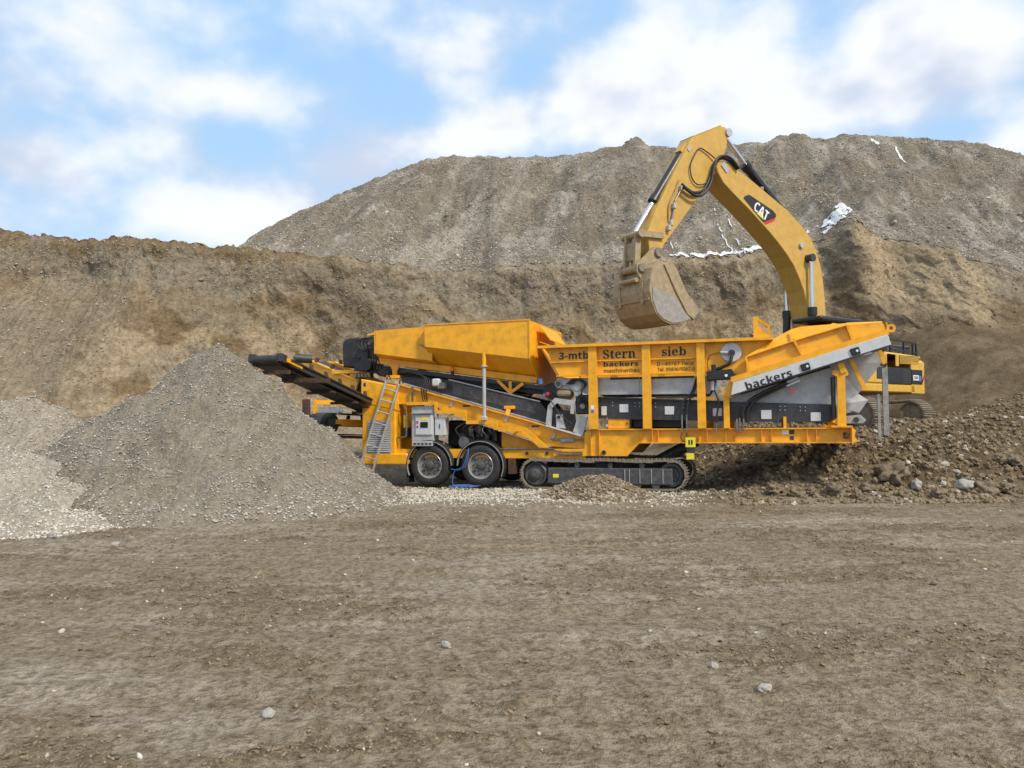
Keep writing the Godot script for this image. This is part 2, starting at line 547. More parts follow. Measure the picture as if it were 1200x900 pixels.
func ground_color(x: float, z: float, h: float) -> Color:
	var d := -z
	var n := noise("gc", FastNoiseLite.TYPE_SIMPLEX_SMOOTH, 0.35, 5, 0.6)
	var f := noise("gcf", FastNoiseLite.TYPE_SIMPLEX_SMOOTH, 2.2, 4, 0.65)
	var a := n.get_noise_2d(x * 0.5, z * 1.5)
	var c := Color(0.42, 0.358, 0.27).lerp(Color(0.52, 0.462, 0.375), ss(-0.05, 0.4, a))
	c = c.lerp(Color(0.235, 0.182, 0.118), 0.60 * crumble(x, z))
	c = c.lerp(Color(0.36, 0.295, 0.208), 0.35 * ss(0.0, 0.4, f.get_noise_2d(x * 0.7, z * 1.3)))
	# pale crushed stone trodden into the ground round the plant
	var q := Vector2((x + 1.6) / 5.2, (d - 16.4) / 3.2).length() + 0.35 * n.get_noise_2d(x * 2.0 + 20.0, z * 3.0)
	c = c.lerp(Color(0.50, 0.455, 0.375), 0.8 * ss(1.05, 0.45, q))
	var streak := ss(0.22, 0.5, n.get_noise_2d(x * 0.35 + 77.0, z * 2.6)) * ss(8.0, 10.0, d) * ss(17.0, 13.0, d)
	c = c.lerp(Color(0.52, 0.48, 0.41), 0.5 * streak)
	# dug earth on the bank
	if x > 3.0:
		c = c.lerp(Color(0.19, 0.144, 0.092).lerp(Color(0.28, 0.225, 0.155), ss(-0.3, 0.4, n.get_noise_2d(x * 2.2, z * 2.2))), ss(0.05, 0.35, h))
	return c

func make_ground() -> void:
	var pos := PackedVector3Array()
	var col := PackedColorArray()
	var cols := 580
	var d := 1.6
	while d < 37.0:
		var half := d * 0.86 + 2.6
		for c in cols:
			var x := (2.0 * c / (cols - 1) - 1.0) * half
			var h := ground_height(x, -d)
			pos.append(Vector3(x, h, -d))
			col.append(ground_color(x, -d, bank_height(x, -d) if x > 3.0 else 0.0))
		d *= 1.0078
	# rows run away from the camera: turn them so that the sheet faces up
	var o := put("ground", grid(pos, cols, col), earth("soil", 1.3, 0.21, 4.0))
	tag(o, "", "", "", "structure")
	var far := Shape.new().box(-160, 160, -0.6, -0.12, -160, 90)
	var fm := worn("far_soil", lin(0.21, 0.165, 0.115), 0.95, 0.0, [[0.0, 0.7], [1.0, 1.0]], 0.2)
	tag(part("ground_beyond", far, fm), "", "", "", "structure")

var cliff_pos := PackedVector3Array()
var cliff_cols := 0
var hill_pos := PackedVector3Array()
var hill_cols := 0
const CLIFF_TOP := [-40.0, 9.6, -28.9, 9.85, -21.7, 9.67, -18.0, 9.2, -16.0, 9.25, -14.4, 9.02, -11.9, 8.9, -7.2, 8.6, -5.4, 8.37, 5.1, 8.37, 9.4, 8.6, 12.0, 8.95, 13.6, 9.6, 14.4, 10.05, 15.0, 10.05, 16.5, 9.2, 18.0, 8.35, 19.7, 7.5, 22.0, 6.7, 28.0, 6.2, 45.0, 6.0]
const RIDGE := [-60.0, 6.0, -40.0, 7.0, -28.0, 6.0, -22.0, 9.0, -18.6, 12.2, -18.2, 12.6, -16.6, 13.97, -13.8, 15.35, -11.0, 16.6, -8.3, 17.8, -5.5, 18.75, -3.3, 19.0, 0.0, 18.9, 2.8, 19.0, 5.5, 19.4, 7.3, 19.8, 7.8, 20.2, 8.3, 20.15, 8.9, 19.7, 11.0, 19.6, 13.8, 19.7, 16.5, 19.8, 17.5, 20.3, 18.5, 20.55, 19.6, 20.1, 22.0, 20.4, 26.5, 20.15, 30.4, 19.9, 33.0, 19.2, 38.6, 18.0, 60.0, 12.0]

func cliff_z(x: float) -> float:           # the line of the foot of the cut face
	return -30.5 + 0.5 * sin(x * 0.35) + 1.2 * ss(-8.0, -18.0, x) + ss(13.5, 22.0, x) * 3.0

func bowl(x: float, y: float) -> float:      # a slipped scar below the lip
	var q := Vector2((x - 0.4) / 4.9, (y - 8.6) / 3.1)
	return ss(1.06, 0.94, q.length() + 0.10 * noise("cliff_m", 0, 0.75).get_noise_2d(x * 0.8, y * 0.8 + 60.0))

func cliff_point(x: float, t: float) -> Vector3:
	var top := keyed(CLIFF_TOP, x)
	var n := noise("cliff", FastNoiseLite.TYPE_SIMPLEX_SMOOTH, 0.16, 4, 0.5)
	var m := noise("cliff_m", FastNoiseLite.TYPE_SIMPLEX_SMOOTH, 0.75, 5, 0.55)
	var y := t * top
	var lean := 3.3 * pow(t, 0.8)
	var z := cliff_z(x) - lean
	# slumped earth lying against the foot
	var slump := ss(-11.5, -16.5, x) * 4.2 * pow(maxf(0.0, 0.80 - t), 1.0) + ss(13.5, 18.0, x) * 5.5 * pow(maxf(0.0, 0.95 - t), 1.15) + 1.6 * maxf(0.0, 0.35 - t)
	var hollow := ss(-13.0, -9.0, x) * ss(-2.0, -6.0, x)
	z += slump
	z += 1.2 * n.get_noise_3d(x * 0.9, y * 0.6, 0.0) - 0.5 * hollow * sin(t * PI)
	var gully := absf(n.get_noise_3d(x * 2.6, y * 0.7, 33.0))
	z -= 0.08 * ss(0.05, 0.0, gully) * ss(0.0, 0.3, t) * ss(-0.1, 0.3, m.get_noise_2d(x * 0.4, 90.0))
	z += 0.13 * m.get_noise_3d(x, y * 1.3, 5.0) * (1.0 - 0.6 * ss(14.5, 16.5, x)) + 0.17 * m.get_noise_3d(x * 0.9, y * 0.22, 45.0) * ss(0.1, 0.5, t)
	z += 1.3 * exp(-pow((x - 14.4) / 0.9, 2.0)) * ss(0.45, 0.9, t) + 0.07 * m.get_noise_3d(x * 3.5, y * 3.5, 9.0)
	z -= 0.75 * bowl(x, y)
	# a broken crust stands out along the lip
	z += 0.18 * ss(0.90, 0.96, t) * (0.1 + m.get_noise_2d(x * 1.1, 70.0)) * ss(1.02, 0.98, t)
	z -= 0.25 * ss(0.96, 1.0, t)
	var crumb := m.get_noise_2d(x * 1.8, 3.0) * 0.22 + m.get_noise_2d(x * 6.0, 8.0) * 0.1
	return Vector3(x + 0.2 * m.get_noise_2d(x * 2.0, y * 2.0), y + crumb * t, z)

func cliff_color(x: float, t: float, y: float) -> Color:
	var n := noise("cc", FastNoiseLite.TYPE_SIMPLEX_SMOOTH, 0.22, 5, 0.58)
	var m := noise("cliff_m", 0, 0.75)
	var sand := Color(0.46, 0.382, 0.27)
	var brown := Color(0.25, 0.192, 0.12)
	var grey := Color(0.345, 0.308, 0.248)
	var a := n.get_noise_2d(x * 1.0, y * 1.1)
	var c := sand.lerp(brown, ss(0.04, 0.20, a + 0.16 * m.get_noise_2d(x * 2.0, y * 2.0)))
	c = c.lerp(brown, 0.5 * ss(0.12, 0.34, m.get_noise_2d(x * 1.6, y * 0.35 + 20.0)))       # runs of mud washed down the face
	c = c.lerp(grey, 0.8 * ss(0.06, 0.24, n.get_noise_2d(x * 0.8 + 60.0, y * 1.2) + 0.1 * m.get_noise_2d(x * 3.0, y * 3.0)))
	var band := 1.0 - t + 0.10 * n.get_noise_2d(x * 2.0, 5.0)
	c = c.lerp(grey * 0.95, 0.75 * ss(0.26, 0.16, band) * ss(0.04, 0.09, band))   # stony layer under the top soil
	c = c.lerp(brown * 0.95, 0.9 * ss(0.07, 0.025, band) * ss(-6.0, -10.0, x))       # dark top soil
	c = c.lerp(grey, 0.6 * bowl(x, y))
	c = c.lerp(grey * 1.05, 0.7 * ss(0.05, 0.0, absf(band - 0.02)) * ss(-9.0, -5.0, x))
	c = c.lerp(brown * 1.05, 0.55 * ss(0.40, 0.28, band) * ss(0.20, 0.27, band))      # damp layer
	c = c.lerp(grey.lerp(brown, 0.35), 0.85 * ss(-14.0, -17.0, x + 1.5 * n.get_noise_2d(x, y * 2.0)) * ss(0.85, 0.6, t))
	c = c.lerp(Color(0.215, 0.165, 0.108), 0.85 * ss(14.5, 16.5, x + 0.5 * a) * ss(0.92, 0.55, t))
	var fan := ss(14.2, 14.6, x + 0.3 * a) * ss(19.2, 17.6, x + 0.8 * a) * ss(0.60, 0.70, t + 0.012 * (x - 14.0) + 0.06 * a) * ss(0.99, 0.95, t)
	c = c.lerp(Color(0.50, 0.41, 0.285), 0.95 * fan)                                # fresh sand slipped from the corner
	return c

func make_cliff() -> void:
	cliff_cols = 660
	var rows := 92
	var col := PackedColorArray()
	for r in rows:
		var t := float(r) / (rows - 1)
		for c in cliff_cols:
			var x := -36.0 + 76.0 * c / (cliff_cols - 1)
			var p := cliff_point(x, t)
			cliff_pos.append(p)
			col.append(cliff_color(x, t, p.y))
	tag(put("cliff_face", grid(cliff_pos, cliff_cols, col), earth("cliff_soil", 0.55, 0.11, 5.0)), "", "", "", "structure")

func hill_point(x: float, t: float) -> Vector3:
	var n := noise("hill", FastNoiseLite.TYPE_SIMPLEX_SMOOTH, 0.13, 4, 0.5)
	var m := noise("hill_m", FastNoiseLite.TYPE_SIMPLEX_SMOOTH, 0.6, 5, 0.55)
	var e := cliff_point(x, 1.0)
	var wide := lerpf(x, x * 1.12, clampf(t, 0.0, 1.0))
	var r := keyed(RIDGE, wide)
	if t <= 1.0:
		var z := lerpf(e.z, -52.0, t)
		var k := lerpf(t, ss(0.0, 1.0, t), 0.25)
		var y := lerpf(e.y, maxf(r, 7.0), k)
		var mid := sin(t * PI)
		var run := n.get_noise_2d(wide * 3.0 + z * 0.8, z * 0.45)
		y += mid * (1.5 * n.get_noise_2d(wide, z) + 0.45 * run) + minf(1.0, t * 9.0) * (0.26 * m.get_noise_2d(wide, z) + 0.12 * m.get_noise_2d(wide * 3.0, z * 3.0))
		y -= mid * 2.6 * ss(-7.0, -17.0, wide)
		y += 0.9 * ss(0.16, 0.0, t) * ss(0.0, 0.03, t) * 0.15
		return Vector3(wide, y, z)
	var s := t - 1.0
	return Vector3(wide, maxf(r, 7.0) - s * 22.0, -52.0 - s * 30.0)

func make_hill() -> void:
	hill_cols = 560
	var rows := 130
	var col := PackedColorArray()
	var n := noise("cc", 0, 1.0)
	for r in rows + 2:
		var t := float(r) / (rows - 1) if r < rows else 1.0 + 0.5 * (r - rows + 1)
		for c in hill_cols:
			var x := -36.0 + 76.0 * c / (hill_cols - 1)
			var p := hill_point(x, t)
			hill_pos.append(p)
			var a := n.get_noise_2d(p.x * 1.6 + p.z * 0.5, p.z * 0.7)
			var k := Color(0.275, 0.252, 0.215).lerp(Color(0.44, 0.42, 0.38), ss(-0.1, 0.42, a + 0.7 * n.get_noise_2d(p.x * 4.0 + p.z, p.z * 0.35)))
			k = k.lerp(Color(0.225, 0.195, 0.152), 0.65 * ss(0.05, 0.4, n.get_noise_2d(p.x * 0.8 + 31.0, p.z * 0.8)))
			col.append(k)
	tag(put("spoil_hill", grid(hill_pos, hill_cols, col), earth("hill_soil", 0.42, 0.09, 6.0)), "", "", "", "structure")

func on_grid(pos: PackedVector3Array, cols: int, rows: int, u: float, v: float) -> Vector3:
	var x := u * (cols - 1.001)
	var y := v * (rows - 1.001)
	var i := int(y) * cols + int(x)
	var fx := x - int(x)
	var fy := y - int(y)
	return pos[i].lerp(pos[i + 1], fx).lerp(pos[i + cols].lerp(pos[i + cols + 1], fx), fy)

func make_face_stones() -> void:
	var r := RandomNumberGenerator.new()
	r.seed = 77
	var n := noise("cc", 0, 1.0)
	var mesh := stone_mesh(3, 1, 0.3)
	var m := mat("stone_tint", Color.WHITE, 0.9)
	m.vertex_color_use_as_albedo = true
	m.metallic_specular = 0.3
	for which in 2:
		var at := PackedVector3Array()
		var size := PackedFloat32Array()
		var tint := PackedColorArray()
		var pos := cliff_pos if which == 0 else hill_pos
		var cols := cliff_cols if which == 0 else hill_cols
		var rows := 92 if which == 0 else 130
		var want := 26000 if which == 0 else 95000
		while at.size() < want:
			var v := r.randf()
			var p := on_grid(pos, cols, rows, r.randf(), v)
			var a := n.get_noise_2d(p.x * 2.2 + 15.0 * which, p.y * 2.2 + p.z)
			if which == 0:
				a += 0.5 * ss(0.7, 0.9, v) + 0.5 * ss(-13.5, -16.0, p.x) - 0.35
			if a + r.randf_range(-0.5, 0.5) < 0.0:
				continue
			var s := 0.028 + 0.07 * pow(r.randf(), 3.0) + (0.02 if which == 1 else 0.0)
			if r.randf() < 0.004:
				s *= 2.6
			at.append(p + Vector3(0, 0.1 * s, 0.1 * s))
			size.append(s)
			var k := r.randf()
			tint.append((Color(0.23, 0.195, 0.15).lerp(Color(0.38, 0.345, 0.29), k) if r.randf() < (0.95 if which == 0 else 0.84) else Color(0.50, 0.475, 0.43)))
		if which == 0:
			scatter("cliff_stones", "small stones sticking out of the brown cut face", "stones", mesh, m, at, size, tint)
		else:
			scatter("hill_stones", "grey stones strewn over the spoil hill behind", "stones", mesh, m, at, size, tint)

# ------------------------------------------------------------------ heaps
func heap_height(kind: int, x: float, z: float) -> float:
	var n := noise("heap", FastNoiseLite.TYPE_SIMPLEX_SMOOTH, 0.5, 4, 0.5)
	var h := -1.0
	var lump := 0.24 * n.get_noise_2d(x * 0.9 + 30.0 * kind, z * 0.9) + 0.05 * n.get_noise_2d(x * 4.0, z * 4.0 + 9.0 * kind)
	match kind:
		0:
			var p := Vector2(x + 5.52, z + 15.6)
			var k := lerpf(0.70, 0.96, ss(-0.8, 0.7, p.x / maxf(p.length(), 0.01)))
			h = 3.14 - sqrt(pow(p.length() * k, 2.0) + 0.03)
			var q := Vector2(x + 7.9, z + 16.9)
			h = maxf(h, 1.95 - sqrt(pow(q.length() * 0.62, 2.0) + 0.1))
			h += 0.18 * ss(0.7, 0.0, h) * ss(-0.4, 0.2, h)
		1:
			var p := Vector2((x + 11.1) * 0.62, z + 17.6)
			h = 2.42 - sqrt(pow(p.length() * 0.78, 2.0) + 0.12)
		2:
			var p := Vector2((x + 8.3) * 0.8, z + 12.6)
			h = 1.34 - sqrt(pow(p.length() * 0.57, 2.0) + 0.06)
			var q := Vector2(x + 6.1, z + 12.9)
			h = maxf(h, 0.55 - sqrt(pow(q.length() * 0.5, 2.0) + 0.05))
		3:
			var p := Vector2((x - 1.72) * 0.72, z + 16.75)
			h = 0.62 - sqrt(pow(p.length() * 0.68, 2.0) + 0.02)
	return h + lump * clampf(0.35 + h, 0.05, 1.0) * (0.5 if kind == 3 else 1.0)

func make_heap(kind: int, called: String, label: String, box: Rect2, step: float, a: Color, b: Color, stones: int, s0: float, s1: float, ta: Color, tb: Color, tc: Color) -> void:
	var cols := int(box.size.x / step)
	var rows := int(box.size.y / step)
	var pos := PackedVector3Array()
	var col := PackedColorArray()
	var n := noise("gcf", 0, 1.0)
	var top := Vector3(0, -9, 0)
	for r in rows:
		for c in cols:
			var x := box.position.x + c * step
			var z := box.end.y - r * step
			var h := heap_height(kind, x, z)
			var p := Vector3(x, maxf(h, -0.25), z)
			pos.append(p)
			if p.y > top.y: top = p
			col.append(a.lerp(b, ss(-0.35, 0.35, n.get_noise_2d(x * 0.45, z * 0.45 + p.y))))
	var o := thing(called, label, "earth heap" if kind == 3 else "gravel heap", Transform3D(Basis(), Vector3(top.x, 0, top.z)))
	var back := Transform3D(Basis(), -o.position)
	put("slope", grid(pos, cols, col), earth("heap_soil", 1.9, 0.4, 2.5), o, back)
	var r := RandomNumberGenerator.new()
	r.seed = 40 + kind
	var m: StandardMaterial3D = mats["stone_tint"]
	var at := PackedVector3Array()
	var size := PackedFloat32Array()
	var tint := PackedColorArray()
	var tries := 0
	while at.size() < stones and tries < stones * 8:
		tries += 1
		var x := r.randf_range(box.position.x, box.end.x)
		var z := r.randf_range(box.position.y, box.end.y)
		var h := heap_height(kind, x, z)
		if h < -0.05:
			continue
		var k := n.get_noise_2d(x * 0.55 + 4.0, z * 0.55 + h * 0.8)
		if k + r.randf_range(-0.45, 0.6) < 0.0:
			continue
		var low := ss(1.2, 0.1, h)
		var s := lerpf(s0, s1 * (1.0 + 0.5 * ss(0.4, 0.0, h)), pow(r.randf(), 3.2 - 1.2 * low))
		at.append(Vector3(x, h + s * 0.12, z))
		size.append(s)
		var w := r.randf()
		tint.append(ta.lerp(tb, r.randf()) if w < 0.86 - 0.26 * ss(0.5, 0.0, h) else tc * r.randf_range(0.72, 1.0))
	var g := scatter("stones", "", "", stone_mesh(8 + kind, 1, 0.3), m, at, size, tint, o, 90 + kind)
	g.transform = back

# ------------------------------------------------------------------ the screening plant (x along it, y up, z towards the yard)
func sh() -> Shape:
	return Shape.new()

func paints() -> void:
	worn("plant_yellow", lin(0.92, 0.435, 0.015), 0.45, 0.0, [[0.0, 0.82], [0.35, 0.93], [0.6, 0.97], [1.0, 1.0]], 0.5, Color(0.72, 0.52, 0.24, 0.2))
	worn("galvanised", lin(0.52, 0.53, 0.55), 0.5, 0.15, [[0.0, 0.85], [0.5, 0.93], [1.0, 1.0]], 0.9, Color(0.62, 0.58, 0.52, 0.3))
	worn("grey_paint", lin(0.42, 0.43, 0.44), 0.55, 0.0, [[0.0, 0.75], [0.5, 0.9], [1.0, 1.0]], 0.8, Color(0.45, 0.4, 0.33, 0.6))
	worn("dark_grey", lin(0.045, 0.05, 0.058), 0.55, 0.0, [[0.0, 0.7], [1.0, 1.0]], 0.8, Color(0.33, 0.29, 0.24, 0.55))
	worn("track_grey", lin(0.085, 0.09, 0.10), 0.6, 0.0, [[0.0, 0.7], [1.0, 1.0]], 0.9, Color(0.40, 0.36, 0.31, 0.85))
	worn("rubber", lin(0.028, 0.028, 0.03), 0.75, 0.0, [[0.0, 0.75], [1.0, 1.0]], 0.9, Color(0.34, 0.31, 0.27, 0.65))
	worn("belt", lin(0.03, 0.03, 0.032), 0.6, 0.0, [[0.0, 0.7], [1.0, 1.0]], 0.7, Color(0.32, 0.29, 0.25, 0.45))
	worn("steel", lin(0.42, 0.41, 0.40), 0.45, 0.8, [[0.0, 0.6], [1.0, 1.0]], 1.2, Color(0.4, 0.33, 0.25, 0.7))
	worn("dusty_steel", lin(0.34, 0.30, 0.24), 0.75, 0.2, [[0.0, 0.65], [1.0, 1.0]], 1.2, Color(0.5, 0.43, 0.34, 0.9))
	worn("rust", lin(0.12, 0.065, 0.04), 0.8, 0.0, [[0.0, 0.6], [1.0, 1.0]], 1.3)
	worn("white_paint", lin(0.62, 0.64, 0.67), 0.45, 0.0, [[0.0, 0.9], [1.0, 1.0]], 0.8, Color(0.7, 0.66, 0.6, 0.25))
	worn("rim_silver", lin(0.52, 0.52, 0.52), 0.45, 0.5, [[0.0, 0.75], [1.0, 1.0]], 1.0, Color(0.4, 0.35, 0.29, 0.8))
	worn("cat_yellow", lin(0.61, 0.375, 0.078), 0.5, 0.0, [[0.0, 0.88], [0.5, 0.95], [1.0, 1.0]], 0.45, Color(0.66, 0.53, 0.3, 0.4))
	worn("dusty_yellow", lin(0.40, 0.315, 0.19), 0.75, 0.0, [[0.0, 0.78], [0.5, 0.9], [1.0, 1.0]], 0.7, Color(0.62, 0.54, 0.42, 0.8))
	worn("cat_black", lin(0.022, 0.022, 0.024), 0.45, 0.0, [[0.0, 0.75], [1.0, 1.0]], 0.8, Color(0.3, 0.27, 0.22, 0.45))
	worn("aluminium", lin(0.70, 0.70, 0.69), 0.4, 0.55, [[0.0, 0.8], [1.0, 1.0]], 1.0)
	worn("house_yellow", lin(0.70, 0.43, 0.055), 0.45, 0.0, [[0.0, 0.88], [1.0, 1.0]], 0.6, Color(0.66, 0.55, 0.36, 0.4))
	worn("worn_grey", lin(0.36, 0.345, 0.32), 0.6, 0.0, [[0.0, 0.8], [1.0, 1.0]], 0.9, Color(0.62, 0.54, 0.42, 0.5))
	mat("hose", lin(0.018, 0.018, 0.02), 0.5)
	mat("black_print", lin(0.018, 0.016, 0.015), 0.5)
	mat("chrome", lin(0.72, 0.72, 0.73), 0.18, 1.0)
	mat("sign_yellow", lin(0.78, 0.66, 0.03), 0.5)
	mat("orange_glass", lin(0.75, 0.13, 0.02), 0.2)
	mat("red", lin(0.55, 0.03, 0.025), 0.4)
	mat("blue", lin(0.05, 0.16, 0.48), 0.7)
	mat("lens", lin(0.75, 0.78, 0.8), 0.15)
	mat("screen_dark", lin(0.02, 0.024, 0.03), 0.15)
	mat("white", lin(0.78, 0.79, 0.8), 0.5)

func m_(k: String) -> StandardMaterial3D:
	return mats[k]

func bolts(parent: Node, m: Material, pts: Array, z: float, r := 0.02) -> void:
	var s := sh()
	for i in range(0, pts.size(), 2):
		s.cyl(Vector3(pts[i], pts[i + 1], z - 0.01), Vector3(pts[i], pts[i + 1], z + 0.018), r, r * 0.8, 6)
	tag(part("bolt_heads", s, m, parent), "", "", "", "stuff")

func make_crawler(parent: Node, z1: float, near: bool) -> void:
	var crawler := Node3D.new()
	crawler.name = "crawler"
	parent.add_child(crawler, true)
	var z0 := z1 - 0.42
	var x0 := 0.58
	var x1 := 3.62
	var r := 0.315
	var cy := 0.375
	# the chain of shoes runs round idler and sprocket
	var straight := x1 - x0
	var length := 2.0 * straight + TAU * r
	var count := 46
	var shoe := sh()
	shoe.box(-0.088, 0.088, -0.02, 0.02, 0, 0.42)
	for q in [-0.07, 0.0, 0.07]:
		shoe.box(q - 0.009, q + 0.009, 0.0201, 0.052, 0.004, 0.416)
	var mesh := shoe.made()
	for i in count:
		var s := length * i / count
		var p := Vector2()
		var turn := 0.0
		if s < straight:
			p = Vector2(x0 + s, cy + r - 0.025 * sin(s / straight * PI * 2.0) ** 2)
		elif s < straight + PI * r:
			turn = -(s - straight) / r
			p = Vector2(x1 - sin(turn) * r, cy + cos(turn) * r)
		elif s < 2.0 * straight + PI * r:
			turn = -PI
			p = Vector2(x1 - (s - straight - PI * r), cy - r)
		else:
			turn = -PI - (s - 2.0 * straight - PI * r) / r
			p = Vector2(x0 - sin(turn) * r, cy + cos(turn) * r)
		put("track_shoe", mesh, m_("dusty_steel"), crawler, Transform3D(Basis(Vector3.BACK, turn), Vector3(p.x, p.y, z0)))
	part("idler_wheel", sh().lathe(Vector3(x0, cy, z0 + 0.08), Vector3.BACK, [Vector2(0, 0), Vector2(0.27, 0), Vector2(0.27, 0.26), Vector2(0.23, 0.29), Vector2(0.2, 0.24), Vector2(0.13, 0.25), Vector2(0.12, 0.33), Vector2(0.07, 0.35), Vector2(0, 0.35)], 28), m_("track_grey"), crawler)
	part("sprocket", sh().lathe(Vector3(x1, cy, z0 + 0.1), Vector3.BACK, [Vector2(0, 0), Vector2(0.26, 0), Vector2(0.26, 0.2), Vector2(0.2, 0.22), Vector2(0.16, 0.16), Vector2(0, 0.16)], 20), m_("track_grey"), crawler)
	part("track_frame", sh().cbox(0.87, 3.66, 0.16, 0.52, z0 + 0.02, z1 - 0.02, 0.02), m_("track_grey"), crawler)
	if near:
		var ribs := sh()
		for x in [2.62, 2.72, 2.95, 3.2, 3.45]:
			ribs.box(x, x + 0.018, 0.2, 0.5, z1 - 0.0195, z1 - 0.005)
		tag(part("weld_ribs", ribs, m_("grey_paint"), crawler), "", "", "", "stuff")
		part("maker_plate", sh().box(1.0, 1.13, 0.3, 0.38, z1 - 0.0195, z1 - 0.012), m_("sign_yellow"), crawler)
	for x in [1.55, 2.3, 3.0]:
		part("top_roller", sh().cyl(Vector3(x, 0.58, z0 + 0.05), Vector3(x, 0.58, z1 - 0.05), 0.06, -1.0, 12), m_("track_grey"), crawler)
	for x in [1.1, 1.55, 2.0, 2.45, 2.9, 3.3]:
		part("bottom_roller", sh().cyl(Vector3(x, 0.165, z0 + 0.04), Vector3(x, 0.165, z1 - 0.04), 0.09, -1.0, 12), m_("track_grey"), crawler)

func make_wheel(parent: Node, x: float, y: float, z: float, r: float, out: float) -> void:
	var wheel := Node3D.new()
	wheel.name = "wheel"
	parent.add_child(wheel, true)
	wheel.position = Vector3(x, y, z)
	wheel.rotation.y = 0.0 if out > 0.0 else PI
	var k := r / 0.51
	var ty := [Vector2(0.30, -0.34), Vector2(0.44, -0.34), Vector2(0.495, -0.31), Vector2(0.51, -0.27), Vector2(0.51, -0.06), Vector2(0.495, -0.025), Vector2(0.46, 0.0), Vector2(0.40, 0.012), Vector2(0.335, 0.006), Vector2(0.31, -0.012), Vector2(0.30, -0.04)]
	for i in ty.size():
		ty[i] *= Vector2(k, 1)
	var t := sh().lathe(Vector3.ZERO, Vector3.BACK, ty, 44)
	for q in [-0.21, -0.165, -0.12]:
		t.lathe(Vector3(0, 0, q), Vector3.BACK, [Vector2(0.511 * k, 0), Vector2(0.521 * k, 0.003), Vector2(0.521 * k, 0.03), Vector2(0.511 * k, 0.033)], 44)
	part("tyre", t, m_("rubber"), wheel)
	part("rim", sh().lathe(Vector3.ZERO, Vector3.BACK, [Vector2(0.30, -0.1), Vector2(0.315, -0.005), Vector2(0.305, 0.004), Vector2(0.288, -0.005), Vector2(0.272, -0.07), Vector2(0.25, -0.125), Vector2(0.20, -0.125), Vector2(0.175, -0.09), Vector2(0.0, -0.09)], 36), m_("rim_silver"), wheel)
	var nuts := sh()
	for i in 10:
		var a := TAU * (i + 0.5) / 10
		nuts.cyl(Vector3(cos(a) * 0.155, sin(a) * 0.155, -0.09), Vector3(cos(a) * 0.155, sin(a) * 0.155, -0.045), 0.02, 0.017, 6)
	tag(part("wheel_nuts", nuts, m_("steel"), wheel), "", "", "", "stuff")
	var holes := sh()
	for i in 10:
		var a := TAU * i / 10
		holes.cyl(Vector3(cos(a) * 0.222, sin(a) * 0.222, -0.13), Vector3(cos(a) * 0.222, sin(a) * 0.222, -0.121), 0.022, -1, 8)
	tag(part("hand_holes", holes, m_("hose"), wheel), "", "", "", "stuff")
	part("hub", sh().lathe(Vector3(0, 0, -0.09), Vector3.BACK, [Vector2(0.115, 0), Vector2(0.11, 0.08), Vector2(0.095, 0.12), Vector2(0.05, 0.135), Vector2(0, 0.135)], 20), m_("track_grey"), wheel)

func make_fender(parent: Node, x: float, y: float, z1: float, a0: float, a1: float) -> void:
	var o := PackedVector2Array()
	var inner := PackedVector2Array()
	for i in 19:
		var a := deg_to_rad(lerpf(a0, a1, i / 18.0))
		o.append(Vector2(x + cos(a) * 0.60, y + sin(a) * 0.60))
		inner.append(Vector2(x + cos(a) * 0.575, y + sin(a) * 0.575))
	inner.reverse()
	o.append_array(inner)
	var f := part("fender", sh().prism(o, z1 - 0.42, z1, 0.004), m_("rubber"), parent)
	var lip := PackedVector2Array()
	var lip2 := PackedVector2Array()
	for i in 19:
		var a := deg_to_rad(lerpf(a0, a1, i / 18.0))
		lip.append(Vector2(x + cos(a) * 0.577, y + sin(a) * 0.577))
		lip2.append(Vector2(x + cos(a) * 0.562, y + sin(a) * 0.562))
	lip2.reverse()
	lip.append_array(lip2)
	part("fender_lip", sh().prism(lip, z1 - 0.03, z1 + 0.006), m_("grey_paint"), f)

